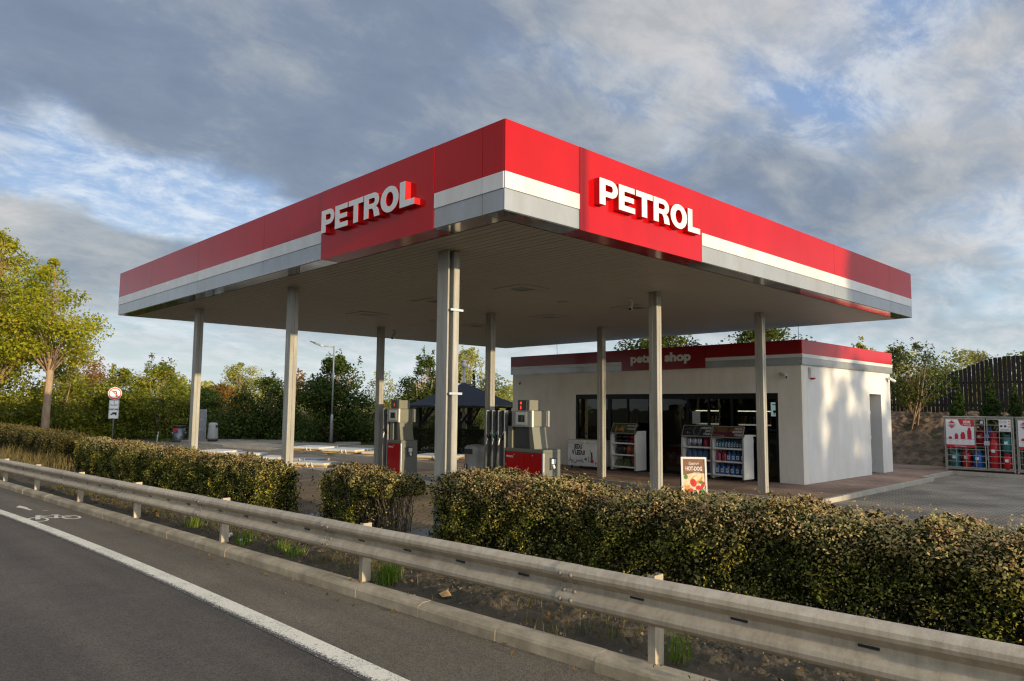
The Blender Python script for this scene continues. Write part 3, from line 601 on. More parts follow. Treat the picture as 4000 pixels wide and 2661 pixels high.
# fascia of the shop
fx = XS-.07
def sfas(nm, mat, z0, z1, d, spans):
    for (a, e) in spans:
        b = MB(); b.box(fx-d, fx+.06, a, e, z0, z1); part(b, nm, mat, shop)
sfas('red_panel', 'shop_front_red_shaded', 3.70, 4.09, .0, [(Y0-.05, 5.438), (8.622, Y1+.05)])
sfas('white_stripe', 'stripe_white', 3.60, 3.697, .005, [(Y0-.05, 5.438), (8.622, Y1+.05)])
sfas('grey_band', 'band_grey', 3.40, 3.597, .0, [(Y0-.05, 5.438), (8.622, Y1+.05)])
b = MB(); b.box(fx-.012, fx+.06, 5.44, 8.62, 3.395, 4.09); spn = part(b, 'sign_panel', 'shop_front_red_shaded', shop)
b = MB(); b.text('petrol shop', (fx-.012, 8.24, 3.655), (0, -1, 0), (0, 0, 1), .275, .012, 0, .05, 'LEFT', 1.30); part(b, 'sign_text', 'letter_white', shop, spn)
for (a, e) in ((XS-.07, 15.6), (15.604, 17.9), (17.904, XR+.07)):
    for nm, mat, z0, z1, d in (('red_panel', 'red', 3.70, 4.09, .0), ('white_stripe', 'stripe_white', 3.60, 3.697, .005), ('grey_band', 'band_grey', 3.40, 3.597, .0)):
        b = MB(); b.box(a+(.0 if a > 14 else -.003), e, Y0-.07-d, Y0-.052+.04, z0, z1); part(b, nm, mat, shop)
b = MB(); b.box(XS-.06, XR+.06, Y0-.03, Y1+.06, 4.03, 4.075); b.box(XR+.01, XR+.07, Y0-.03, Y1+.06, 3.4, 4.03); part(b, 'roof_edge', 'band_grey', shop)
# glazing: frame members and panes
def rect(b, y0, y1, z0, z1, d0=.02, d1=.09): b.box(XS+d0, XS+d1, y0, y1, z0, z1)
b = MB(); rect(b, wy0, wy1, 2.46, wt); rect(b, wy0, wy0+.09, G, 2.46); rect(b, wy1-.1, wy1, 1.03, 2.46); rect(b, 9.17, 9.3, G, 2.46)
for y, w in ((7.42, .30), (6.15, .07), (5.42, .06), (4.64, .08), (8.46, .06)): rect(b, y-w/2, y+w/2, G+.09, 2.46)
rect(b, wy0+.09, 9.17, G, G+.09); rect(b, 9.3, wy1-.1, 1.03, 1.08); rect(b, wy0+.09, 4.6, 1.54, 1.6); rect(b, 3.75, 3.85, G+.09, 1.54)
gl = part(b, 'shopfront_frame', 'frame_black', shop)
for i, (a, e, z0, z1) in enumerate([(9.3, 10.63, 1.08, 2.46), (8.49, 9.17, .21, 2.46), (7.57, 8.43, .21, 2.46), (6.185, 7.27, .21, 2.46), (5.45, 6.115, .21, 2.46), (4.68, 5.39, .21, 2.46), (3.28, 4.6, 1.6, 2.46), (3.85, 4.6, .21, 1.54), (3.28, 3.75, .21, 1.54)]):
    b = MB(); b.box(XS+.05, XS+.056, a, e, z0, z1); part(b, 'window_pane', 'window_glass', shop, gl)
def film(a, e, z0, z1, mat='frost_film'):
    b = MB(); b.box(XS+.058, XS+.06, a, e, z0, z1); return part(b, 'window_film', mat, shop, gl)
film(9.35, 10.6, 1.08, 1.46); film(3.3, 3.74, .3, 1.5)
def wtext(s, y, z, h, mat='black_ink', bold=.01, sx=1):
    b = MB(); b.text(s, (XS+.049, y, z), (0, -1, 0), (0, 0, 1), h, .002, 0, bold, 'LEFT', sx); part(b, 'window_lettering', mat, shop, gl)
wtext('hot-dog', 10.52, 1.2, .15, 'frame_black', .012); wtext('COFFEE', 8.3, 1.55, .06, 'paper'); wtext('kočij', 3.62, 1.2, .12); wtext('čaj.', 3.62, .85, .12)
for y0, y1, z0, z1 in ((5.72, 6.0, 1.7, 2.08), ):
    b = MB(); b.box(XS+.044, XS+.048, y0, y1, z0, z1); pp = part(b, 'notice', 'paper', shop, gl)
    b = MB()
    for k in range(9): b.box(XS+.041, XS+.043, y0+.05, y1-.05-.02*(k % 3), z1-.06-k*.03, z1-.05-k*.03)
    part(b, 'notice_text', 'grey_ink', shop, pp)
# side door in its niche
b = MB(); b.box(18.55, 19.45, Y0+.80, Y0+.86, G+.01, 2.6); dr = part(b, 'door', 'steel_dark', shop)
b = MB(); b.lathe([(.012, 0), (.012, .12)], 8, (19.3, Y0+.76, 1.15), 0, 'x'); part(b, 'handle', 'silver', shop, dr)
b = MB(); b.box(18.5, 18.55, Y0+.02, Y0+.80, G+.01, 2.62); fr = part(b, 'door_jamb', 'steel_dark', shop)
for z in (.5, 1.25, 2.05):
    b = MB(); b.lathe([(.018, 0), (.018, .09)], 8, (18.55, Y0+.012, z)); part(b, 'hinge', 'silver', shop, fr)
b = MB(); b.cbox(XS+.35, XS+.36+.01, 9, 9.01, 1, 1.01, .001)
# alarm siren, cameras
t = thing('alarm_siren', 'small white alarm box with dark red lens high on the sunlit side wall', 'alarm', (14.2, Y0-.002, 3.19))
b = MB(); b.cbox(-.13, .13, -.08, 0, -.14, .15, .02); b.build('housing', 'dirty_white', t); b = MB(); b.lathe([(.02, -.05), (.07, -.035), (.075, .0)], 12, (.04, -.05, -.14)); b.build('strobe_lens', 'gas_red', t, True)
def cctv(loc, d, label):
    t = thing('security_camera', label, 'security camera', loc, 0, 'white security cameras of the station'); d = Vector(d).normalized(); dn = Vector((d.x, d.y, -.25)).normalized()
    b = MB(); b.tube([Vector((0, 0, 0)), d*.03], .06, 14); b.build('mount', 'dirty_white', t, True)
    b = MB(); b.tube([d*.03, d*.12], .022, 8); b.build('arm', 'dirty_white', t, True)
    sd = Vector((-d.y, d.x, 0)) if abs(d.z) < .5 else Vector((-1, -.6, 0)).normalized()
    ax = (dn*.45+sd*.9+Vector((0, 0, -.3))).normalized(); c = d*.14
    b = MB(); b.tube([c-ax*.1, c-ax*.09, c+ax*.15, c+ax*.18], [.03, .045, .048, .05], 12); hs = b.build('body', 'white_paint', t, True)
    b = MB(); b.tube([c+ax*.176, c+ax*.186], .036, 12); b.build('lens', 'black_plastic', hs)
cctv((XS-.002, 13.5, 3.11), (-1, 0, 0), 'white camera on the shop front wall at its far left end under the fascia')
cctv((XS-.002, 2.98, 3.12), (-1, 0, 0), 'white camera on the shop front wall above the right end of the glazing')
cctv((20.05, Y0-.002, 3.2), (0, -1, 0), 'white camera on the sunlit side wall beside the door niche')
cctv((6.95, 3.28, CZ), (0, 0, -1), 'white camera hanging under the canopy ceiling near the front column row')
cctv((7.45, 13.1, CZ), (0, 0, -1), 'white camera hanging under the canopy ceiling at the far back column')
# ------------------------------------------------------------------ inside the shop
def bottle_mesh(b, x, y, z, h, r, mi=0, mc=1):
    b.lathe([(r, 0), (r, h*.58), (r*.8, h*.7), (r*.36, h*.82), (r*.36, h*.92)], 8, (x, y, z), mi); b.lathe([(r*.42, h*.92), (r*.42, h)], 8, (x, y, z), mc)
def fridge(loc, w, lab):
    t = thing('drinks_fridge', lab, 'fridge', loc)
    b = MB(); b.box(.06, .7, -w/2, w/2, 0, .12); b.box(.06, .7, -w/2, w/2, 1.98, 2.1); b.box(.06, .7, -w/2, -w/2+.05, .12, 1.98); b.box(.06, .7, w/2-.05, w/2, .12, 1.98); b.box(.66, .7, -w/2+.05, w/2-.05, .12, 1.98); b.build('cabinet', 'black_plastic', t)
    for z in (.5, .86, 1.2, 1.54):
        b = MB(); b.box(.12, .66, -w/2+.05, w/2-.05, z-.02, z); sh = b.build('shelf', 'white_paint', t)
        b = MB(); b.box(.105, .118, -w/2+.06, w/2-.06, z-.04, z+.005); b.build('price_rail', 'shelf_lit', sh)
    b = MB(); b.box(.075, .10, -w/2+.06, w/2-.06, 1.945, 1.975); b.build('lamp_strip', 'fridge_lamp', t)
    b = MB(); b.box(.04, .05, -w/2+.03, w/2-.03, .1, 2.0); b.build('glass_door', 'fridge_glass', t)
    return t
FR = [(6.75, 1.0), (5.05, 1.25)]
cols_b = ['liquid_teal', 'bag_brown', 'liquid_pink', 'label_white', 'food_orange', 'gas_dark']
for k, (fy, w) in enumerate(FR):
    fridge((15.7, fy, G+.012), w, ['upright drinks fridge with lit shelf rails behind the left part of the entrance', 'wider upright drinks fridge behind the right part of the entrance'][k])
    for si, z in enumerate((.5, .86, 1.2, 1.54)):
        n = 7 if k == 0 else 8
        protos = {}
        for i in range(n):
            m = cols_b[(i//2+si+k) % 6]
            if m not in protos:
                b = MB(); bottle_mesh(b, 0, 0, 0, .24 if si % 2 else .2, .034); o = b.build('drink_bottle', [m, 'strap'], None, True); protos[m] = o
            else: o = protos[m].copy(); COL.objects.link(o)
            o.location = (15.7+.2+.03*(i % 2), fy-w/2+.12+(w-.24)*i/(n-1), G+.014+z)
            tag(o, 'small drink bottle standing on the %s shelf of the %s drinks fridge' % (['lowest', 'second lowest', 'second highest', 'highest'][si], ['left', 'right'][k]), 'bottle', 'drink bottles on the %s shelf of the %s fridge' % (['lowest', 'second lowest', 'second highest', 'highest'][si], ['left', 'right'][k]))
# red ice-cream chest
t = thing('ice_cream_chest', 'red ice cream chest freezer with white heart emblem behind the entrance glass', 'freezer', (14.35, 6.62, G+.012))
b = MB(); b.cbox(-.3, .3, -.62, .62, .18, .82, .02); b.build('body', 'gas_red', t); b = MB(); b.box(-.3, .3, -.62, .62, .02, .175); b.build('base', 'dirty_white', t)
b = MB(); b.cbox(-.32, .32, -.64, .64, .822, .87, .015); b.build('rim', 'silver', t)
def heart(s, cx, cy): return [(cx+s*16*math.sin(a)**3/16, cy+s*(13*math.cos(a)-5*math.cos(2*a)-2*math.cos(3*a)-math.cos(4*a))/16) for a in [2*math.pi*k/36 for k in range(36)]][::-1]
b = MB(); o = (-.3, .0, .5); b.prism(heart(.17, -.42, .0), o, (0, -1, 0), (0, 0, 1), .004, 0); b.prism(heart(.12, -.42, .0), o, (0, -1, 0), (0, 0, 1), .006, 1); b.prism(heart(.08, -.42, -.0), o, (0, -1, 0), (0, 0, 1), .008, 0); b.build('heart_emblem', ['letter_white', 'gas_red'], t)
b = MB(); b.box(-.305, -.3005, -.34, .2, .28, .56); b.build('price_card', 'strap', t)
# counter, coffee machine, cups, screen
t = thing('counter', 'pale counter standing behind the right end of the shop glazing', 'counter', (14.7, 3.9, G+.012)); b = MB(); b.cbox(-.3, .3, -.85, .6, 0, .98, .02); b.build('body', 'dirty_white', t); b = MB(); b.cbox(-.33, .33, -.88, .63, .982, 1.02, .01); b.build('worktop', 'black_plastic', t)
t = thing('coffee_machine', 'dark coffee machine on the counter behind the right end of the glazing', 'coffee machine', (14.7, 4.15, G+1.033)); b = MB(); b.cbox(-.2, .2, -.2, .2, 0, .42, .03); b.build('body', 'black_plastic', t); b = MB(); b.cbox(-.23, -.2, -.12, .12, .2, .32, .01); b.build('spout', 'silver', t)
t = thing('wall_screen', 'bright portrait screen with a black dog-shaped picture behind the glass at the right', 'screen', (13.98, 3.42, 2.15))
b = MB(); b.cbox(-.02, .05, -.14, .17, -.22, .24, .01); b.build('casing', 'black_plastic', t); b = MB(); b.box(-.026, -.0215, -.12, .15, -.19, .21); b.build('display', 'screen_lit', t)
b = MB()
for (a, e, z0, z1) in ((-.08, .1, .13, .155), (-.02, .02, .1, .11), (-.08, .08, -.09, -.02), (-.1, -.04, -.05, .02), (-.07, -.05, -.15, -.09), (.04, .06, -.15, -.09)): b.box(-.03, -.0265, a, e, z0, z1)
b.build('picture', 'black_ink', t)
t = thing('window_shelf', 'low shelf unit behind the left shop window with hot-dog lettering', 'shelf', (14.5, 9.95, G+.012)); b = MB(); b.cbox(-.2, .25, -.6, .6, 0, 1.18, .02); b.build('body', 'dirty_white', t); b = MB(); b.cbox(-.22, .27, -.62, .62, 1.182, 1.21, .01); b.build('top', 'white_paint', t)
for k, (y, m, h, r) in enumerate([(10.35, 'liquid_pink', .24, .05), (10.2, 'strap', .2, .045), (10.08, 'gas_red', .14, .08), (9.6, 'gas_red', .16, .07)]):
    b = MB(); b.lathe([(r*.8, 0), (r, h*.8), (r*.95, h), (r*.5, h*1.02)], 10); o = b.build('cup', m, None, True); o.location = (14.42, y, G+1.2225); tag(o, ['tall pink cup at the left end of the shelf behind the left window', 'pale cup second from left on the shelf behind the left window', 'short wide red cup in the middle of the shelf behind the left window', 'red cup at the right end of the shelf behind the left window'][k], 'cup', 'cups behind the left shop window')
t = thing('popcorn_bowl', 'rounded glass dome on a pale stand behind the left shop window', 'dome', (14.42, 9.86, G+1.2225)); b = MB(); b.lathe([(.07, 0), (.06, .1), (.1, .17)], 12); b.build('stand', 'strap', t, True); b = MB(); b.lathe([(.1, .172), (.14, .24), (.12, .33), (.06, .38)], 14); b.build('dome', 'plank_brown', t, True)
for k in range(4):
    b = MB(); b.lathe([(.04, 0), (.04, .34), (.042, .345), (.042, .36)], 10); o = b.build('cup_tube', 'food_cream' if k != 2 else 'plank_brown', None, True); o.location = (14.4, 9.02-k*.14, G+1.46); tag(o, ['leftmost pale cup stack', 'second pale cup stack from left', 'brown cup stack third from left', 'rightmost pale cup stack'][k]+' in the dark dispenser behind the window', 'cup stack', 'stacked cups in the dispenser')
t = thing('cup_dispenser', 'dark open dispenser cabinet holding stacked cups behind the second window from left', 'dispenser', (14.5, 8.8, G+.012)); b = MB(); b.box(-.2, .3, -.42, .42, 0, 1.44); b.box(.15, .3, -.42, .42, 1.44, 2.1); b.build('cabinet', 'black_plastic', t)
# ------------------------------------------------------------------ fuel pumps
def pump(loc, wide, nz, label):
    """front faces -x; local y=0 is the cabinet's right end, hose tower beyond the cabinet; z=0 island top"""
    t = thing('fuel_pump', label, 'fuel pump', loc, 0, 'grey and red fuel pumps on the island')
    W = 1.3 if wide else .68
    b = MB(); b.cbox(.012, .56, .03, W, 0, .97, .012); b.build('cabinet', 'pump_grey', t)
    b = MB(); b.cbox(-.012, .58, -.0, W+.02, .972, 1.05, .012); b.build('top_ledge', 'pump_grey', t)
    b = MB(); b.box(-.005, .02, .0, .045, .0, .968); b.box(.02, .57, .0, .028, .0, .968, 1); b.build('end_trim', ['strap', 'pump_grey'], t)
    nd = 2 if wide else 1; dw = (W-.05)/nd
    for k in range(nd):
        b = MB(); b.cbox(-.006, .011, .05+k*dw+.004, .05+(k+1)*dw-.004, .02, .955, .004); d = b.build('door', 'pump_red', t)
        b = MB(); b.lathe([(.014, 0), (.014, .006)], 10, (-.013, .05+(k+.5)*dw, .9), 0, 'x'); b.build('lock', 'silver', d)
        if k == nd-1:
            b = MB(); b.text('PETROL', (-.007, .05+(k+1)*dw-.045, .83), (0, -1, 0), (0, 0, 1), .045, .003, 0, .03, 'LEFT', 1.15); b.build('lettering', 'letter_white', d)
    # end-face towel/paper dispenser
    b = MB(); b.cbox(.2, .4, -.035, -.001, .58, .86, .012); dsp = b.build('paper_dispenser', 'pump_dark', t)
    b = MB(); b.box(.235, .365, -.04, -.0355, .72, .83); b.tube([(.29, -.04, .7), (.3, -.06, .63), (.31, -.05, .6)], [.03, .035, .012], 7); b.build('paper', 'litter_white', dsp)
    # neck
    y0 = .36 if wide else .12; y1 = W-.06
    b = MB(); b.box(.1, .5, y0+.16, y1, 1.052, 1.58); b.build('neck_panel', 'pump_dark', t)
    b = MB(); b.add([(.06, y0, 1.052), (.06, y0+.15, 1.052), (.06, y0+.19, 1.578), (.06, y0+.09, 1.578), (.52, y0, 1.052), (.52, y0+.15, 1.052), (.52, y0+.19, 1.578), (.52, y0+.09, 1.578)], [(3, 2, 1, 0), (4, 5, 6, 7), (0, 1, 5, 4), (1, 2, 6, 5), (2, 3, 7, 6), (3, 0, 4, 7)]); b.build('neck_post', 'pump_light', t)
    b = MB(); b.box(.04, .1, y1-.13, y1+.02, 1.052, 1.578); b.build('neck_strip', 'pump_light', t)
    # head with screen
    h0 = y0+.02; h1 = h0+.64 if wide else h0+.5
    b = MB(); b.cbox(0.0, .52, h0, h1, 1.58, 1.95, .012); hd = b.build('display_head', 'pump_light', t)
    b = MB(); b.cbox(-.045, -.001, h0-.01, h1+.02, 1.572, 1.958, .012); b.build('head_front', 'pump_front', hd)
    b = MB(); b.box(-.04, .012, h0-.034, h0-.0105, 1.572, 1.958); b.build('head_edge', 'strap', hd)
    b = MB(); b.cbox(.535, .60, h0-.01, h1, 1.572, 1.958, .012); b.build('head_back', 'pump_front', hd)
    cy = (h0+h1)/2
    b = MB(); b.box(-.055, -.0455, cy-.19, cy+.19, 1.62, 1.92); b.build('screen_frame', 'silver', hd)
    b = MB(); b.box(-.06, -.0555, cy-.115, cy+.1, 1.685, 1.85); sc = b.build('screen', 'screen_dark', hd)
    if wide:
        b = MB()
        for q, s in enumerate(('2262', '61,9', '36,5')): b.text(s, (-.061, cy-.0, 1.81-q*.045), (0, -1, 0), (0, 0, 1), .026, .001)
        b.build('screen_digits', 'screen_digit', hd)
    # price lamp
    b = MB(); b.cbox(.02, .4, cy-.2+.1, cy+.2, 1.96, 2.21, .01); pl = b.build('number_box', 'pump_dark', t)
    b = MB(); b.cbox(.03, .42, cy-.2, cy-.101, 1.96, 2.21, .01); b.build('number_box_side', 'pump_light', pl)
    b = MB()
    if wide:
        for z in (2.1, 1.99): b.text('4' if z > 2.05 else '3', (.013, cy+.11, z), (0, -1, 0), (0, 0, 1), .08, .003, 0, .02)
    else: b.text('1', (.013, cy+.06, 2.03), (0, -1, 0), (0, 0, 1), .09, .003, 0, .02)
    b.build('pump_number', 'led_red', pl)
    # hose tower
    bw = .222; ty0 = W+.03; ty1 = ty0+bw*nz+.03
    b = MB(); b.box(.12, .42, ty0, ty1, 0, 1.95); b.build('hose_tower', 'black_plastic', t)
    for k in range(nz+1):
        y = ty0+k*bw; b = MB(); b.cbox(.0, .12, y, y+.03, .0, 1.955, .004); b.build('fin', 'silver', t)
    for k in range(nz):
        y = ty0+k*bw+.03; b = MB(); b.box(.06, .118, y, y+bw-.032, 1.28, 1.32); b.box(.07, .118, y, y+bw-.032, 0, 1.22); b.build('holster', 'pump_dark', t)
        yc = y+.09
        b = MB(); b.tube([(.1, yc, 1.2), (.03, yc+.03, 1.3), (-.0, yc+.05, 1.34), (-.03, yc+.07, 1.31)], [.022, .035, .034, .022], 8); b.tube([(.03, yc+.0, 1.34), (.05, yc-.05, 1.44), (.06, yc-.07, 1.5)], [.016, .012, .01], 6, 1)
        b.tube([(0, yc+.05, 1.28), (-.04, yc+.08, 1.2)], [.014, .01], 6)
        nzl = b.build('nozzle', [('black_plastic', 'green_plastic', 'black_plastic')[k % 3], 'silver'], t, True)
        b = MB(); b.tube([(0, yc+.06, 1.29), (-.01, yc+.08, 1.12), (-.03, yc+.11, .85), (-.05, yc+.14, .5), (-.04, yc+.14, .2), (.02, yc+.10, .08), (.09, yc+.05, .2)], [.02, .014, .014, .014, .014, .014, .014], 7); b.build('hose', 'rubber', t, True)
        b = MB(); b.tube([(0, yc+.06, 1.28), (-.012, yc+.085, 1.1)], [.021, .018], 8); b.build('swivel', 'strap', t, True)
        b = MB(); b.tube([(.09, yc, 1.93), (.04, yc+.0, 1.75), (.09, yc-.03, 1.5)], .012, 6); b.build('upper_hose', 'rubber', t, True)
    return t
pump((6.33, 5.33, G), True, 3, 'wide fuel pump with two red doors, three nozzles and a lit number 4')
pump((6.33, 10.98, G), False, 1, 'narrow fuel pump with a single red door and number 1')
# ------------------------------------------------------------------ bins
t = thing('litter_bin', 'tall rounded grey litter bin with slot beside the wide fuel pump', 'litter bin', (6.62, 8.05, G))
b = MB()
for z0, z1, w in ((0, .8, .0), ):
    vs = []; K_ = 20
    prof = [(.30, 0), (.29, .15), (.255, .5), (.25, .82), (.262, .84), (.255, .98), (.21, 1.03), (.1, 1.05)]
    for r, z in prof:
        for k in range(K_):
            a = 2*math.pi*k/K_; cs, sn = math.cos(a), math.sin(a); q = (abs(cs)**4+abs(sn)**4)**-.25
            vs.append((r*q*cs, r*q*sn, z))
    fs = [(i*K_+k, i*K_+(k+1) % K_, (i+1)*K_+(k+1) % K_, (i+1)*K_+k) for i in range(len(prof)-1) for k in range(K_)]+[tuple((len(prof)-1)*K_+k for k in range(K_))]
    b.add(vs, fs)
b.build('body', 'bin_grey', t, True)
b = MB(); b.cbox(-.275, -.25, -.16, .16, .82, .95, .008); b.build('slot', 'black_plastic', t)
b = MB(); b.lathe([(.0, 0), (.065, 0), (.065, .012)], 16, (-.285, .08, .5), 0, 'x'); em = b.build('bottle_emblem', 'black_plastic', t); em.scale = (1, 1, 1)
b = MB(); b.box(-.29, -.286, .06, .1, .46, .53); b.box(-.29, -.286, .07, .09, .53, .55); b.build('bottle_mark', 'letter_white', em)
t = thing('litter_bin', 'pale grey barrel shaped litter bin with dark foot beside the perforated steel cabinet', 'litter bin', (10.2, 34.2, G))
b = MB(); b.lathe([(.27, .14), (.28, .2), (.25, .85), (.225, .98), (.16, 1.02), (.08, 1.03)], 24); bd = b.build('body', 'bin_grey', t, True)
b = MB(); b.lathe([(.23, 0), (.27, .03), (.27, .138)], 24); b.build('foot', 'black_plastic', t, True); b = MB(); b.cbox(-.262, -.2, .02, .16, .76, .9, .01); b.cbox(.04, .18, -.262, -.2, .76, .9, .01); b.build('slot', 'black_plastic', t)
t = thing('metal_drum_bin', 'cylindrical galvanised bin with black lid and red sticker at the far left', 'litter bin', (9.35, 36.9, 0))
b = MB(); b.lathe([(.32, 0), (.34, .05), (.34, .83)], 22); b.build('drum', 'steel_dark', t, True); b = MB(); b.lathe([(.36, .832), (.36, .93), (.33, .95)], 22); b.build('lid', 'black_plastic', t, True); b = MB(); b.prism([(.13*math.cos(k*.5236), .11*math.sin(k*.5236)) for k in range(12)], (-.29, -.25, .68), (.62, -.78, 0), (0, 0, 1), .02); b.build('sticker', 'poster_red', t)
b = MB()
for s_ in (-1, 1): b.cbox(s_*.36-.03, s_*.36+.03, -.03, .03, .5, .56, .005)
b.build('lug', 'dirty_white', t)
t = thing('air_station', 'tall perforated steel cabinet on the far pavement between two bins', 'air station', (10.2, 36.3, G))
b = MB(); b.box(-.3, .1, -.28, .28, 0, 1.72); b.build('cabinet', 'steel_dark', t); b = MB(); b.box(-.3, .3, -.34, -.30, .02, 1.74)
for i in range(9):
    for j in range(30):
        if (j in (9, 10, 20)) and 2 < i < 7: continue
        b.box(-.27+i*.062, -.24+i*.062, -.344, -.3402, .08+j*.054, .105+j*.054, 1)
b.build('perforated_panel', ['lamp_zinc', 'black_ink'], t)
b = MB(); b.box(-.304, -.3005, -.2, .0, .9, 1.1); b.build('sticker', 'flame', t)
# ------------------------------------------------------------------ traffic sign
t = thing('no_left_turn_sign', 'round no left turn sign over two white plates with vehicle symbols on a thin pole', 'traffic sign', (6.47, 39.0, ground_z(6.47, 39.0)), R(-98))
b = MB(); b.tube([(0, 0, 0), (.06, 0, 3.1)], .03, 8); b.build('pole', 'lamp_zinc', t, True)
def circ(r, n=40): return [(r*math.cos(2*math.pi*k/n), r*math.sin(2*math.pi*k/n)) for k in range(n)]
fo = (.095, 0, 2.76); rg, up = (0, 1, 0), (0, 0, 1)      # faces +x local
b = MB(); b.prism(circ(.35), (.06, 0, 2.76), rg, up, .02, 0); dk = b.build('disc', 'sign_face', t)
b = MB(); [b.prism(p, (.0815, 0, 2.76), rg, up, .003) for p in arc(0, 0, .33, .33, .255, .255, 0, 360, 40)]; b.build('red_ring', 'sign_red', dk)
b = MB(); b.prism([(.05, -.19), (.11, -.19), (.10, .09), (.06, .14), (-.05, .14), (-.05, .19), (-.17, .11), (-.05, .03), (-.05, .08), (.04, .08)], (.0815, 0, 2.76), rg, up, .002); b.build('arrow', 'black_ink', dk)
b = MB(); b.prism([(-.2, .16), (-.16, .2), (.2, -.16), (.16, -.2)], (.0845, 0, 2.76), rg, up, .003); b.build('slash', 'sign_red', dk)
for k, zc in enumerate((2.14, 1.6)):
    b = MB(); b.cbox(.05, .068, -.26, .24, zc-.25, zc+.25, .004); pl = b.build('plate', 'sign_face', t)
    b = MB()
    for q in ((-.24, .22, zc-.232, zc-.222), (-.24, .22, zc+.222, zc+.232), (-.24, -.23, zc-.222, zc+.222), (.21, .22, zc-.222, zc+.222)): b.box(.0685, .07, *q)
    if k == 0: b.prism([(-.19, -.03), (.17, -.03), (.17, .03), (.1, .01), (.0, .012), (-.08, -.005), (-.19, .02)], (.0685, 0, zc-.02), rg, up, .002)
    else: b.prism([(-.17, -.02), (-.17, .03), (-.08, .03), (-.08, .10), (.15, .1), (.15, -.02)], (.0685, 0, zc), rg, up, .002); [b.prism([(x+px*.6, py*.6-.03) for px, py in circ(.06, 14)], (.0685, 0, zc), rg, up, .003) for x in (-.1, .1)]
    b.build('symbol', 'black_ink', pl)
# ------------------------------------------------------------------ street lamp
t = thing('street_lamp', 'tall thin galvanised street lamp with a single arm reaching left behind the canopy', 'street lamp', (14.7, 29.3, 0))
b = MB(); b.lathe([(.085, -.1), (.085, 1.55), (.055, 1.68)], 12); b.build('base_pole', 'lamp_zinc', t, True); b = MB(); b.tube([(0, 0, 1.68), (0, 0, 3.5), (0, 0, 5.42)], [.05, .045, .04], 10); b.build('pole', 'lamp_zinc', t, True)
d = Vector((-.86, .5, 0)); b = MB(); b.tube([Vector((0, 0, 5.36)), d*.7+Vector((0, 0, 5.42))], .025, 8); am = b.build('arm', 'lamp_zinc', t, True)
b = MB(); pr = [(.55, 5.40, .05, .03), (.72, 5.44, .12, .05), (1.0, 5.54, .13, .045), (1.32, 5.66, .05, .02)]; sd = Vector((.5, .86, 0)); vs = []
for u, z, w, h in pr:
    for sx_, sz_ in ((-1, -1), (1, -1), (1, 1), (-1, 1)): vs.append(d*u+sd*w*sx_+Vector((0, 0, z+h*sz_)))
b.add(vs, [(i*4+k, i*4+(k+1) % 4, i*4+4+(k+1) % 4, i*4+4+k) for i in range(3) for k in range(4)]+[(3, 2, 1, 0), (12, 13, 14, 15)]); b.build('lamp_head', 'steel_dark', am)
t = thing('vent_pipe', 'thin grey vent pipe with capped top rising behind the gazebo', 'pipe', (16.55, 20.35, 0)); b = MB(); b.tube([(0, 0, 0), (0, 0, 4.05)], .07, 10); b.build('pipe', 'lamp_zinc', t, True); b = MB(); b.lathe([(.09, 4.03), (.13, 4.06), (.13, 4.2), (.1, 4.22), (.1, 4.3), (.13, 4.32), (.11, 4.38), (.03, 4.4)], 12); b.build('cap', 'slab_grey', t, True)
# ------------------------------------------------------------------ gazebo
t = thing('gazebo', 'dark wooden gazebo with blue black shingled hip roof behind a trimmed hedge', 'gazebo', (15.6, 19.2, 0), R(-3))
hw = 1.95
b = MB(); k = 6
for s in range(4):
    a = [(-hw, -hw), (hw, -hw), (hw, hw), (-hw, hw)][s]; e = [(hw, -hw), (hw, hw), (-hw, hw), (-hw, -hw)][s]
    for i in range(k):
        f0, f1 = 1-i/k, 1-(i+1)/k
        z0, z1 = 2.19+1.05*(1-f0)**1.15, 2.19+1.05*(1-f1)**1.15
        b.quad((a[0]*f0, a[1]*f0, z0+.012), (e[0]*f0, e[1]*f0, z0+.012), (e[0]*f1*1.01, e[1]*f1*1.01, z1+.02), (a[0]*f1*1.01, a[1]*f1*1.01, z1+.02))
b.build('roof', 'shingle', t)
b = MB()
for (x0, x1, y0, y1) in ((-hw, hw, -hw, -hw+.05), (-hw, hw, hw-.05, hw), (-hw, -hw+.05, -hw+.05, hw-.05), (hw-.05, hw, -hw+.05, hw-.05)): b.box(x0, x1, y0, y1, 2.1, 2.19)
b.box(-hw+.05, hw-.05, -hw+.05, hw-.05, 2.15, 2.18); b.build('eaves', 'dark_wood', t)
q = 1.45
for sx_ in (-1, 1):
    for sy_ in (-1, 1):
        x, y = q*sx_, q*sy_; b = MB(); b.cbox(x-.09, x+.09, y-.09, y+.09, 0, 2.1, .01); po = b.build('post', 'dark_wood', t)
        b = MB(); b.tube([(x, y-sy_*.08, 1.3), (x, y-sy_*.8, 2.08)], .06, 4); b.tube([(x-sx_*.08, y, 1.3), (x-sx_*.8, y, 2.08)], .06, 4); b.build('brace', 'dark_wood', po)
b = MB()
for s_ in (-1, 1): b.box(-q, q, s_*q-.05, s_*q+.05, .85, .95); b.box(s_*q-.05, s_*q+.05, -q+.05, q-.05, .851, .951)
b.build('railing', 'dark_wood', t)
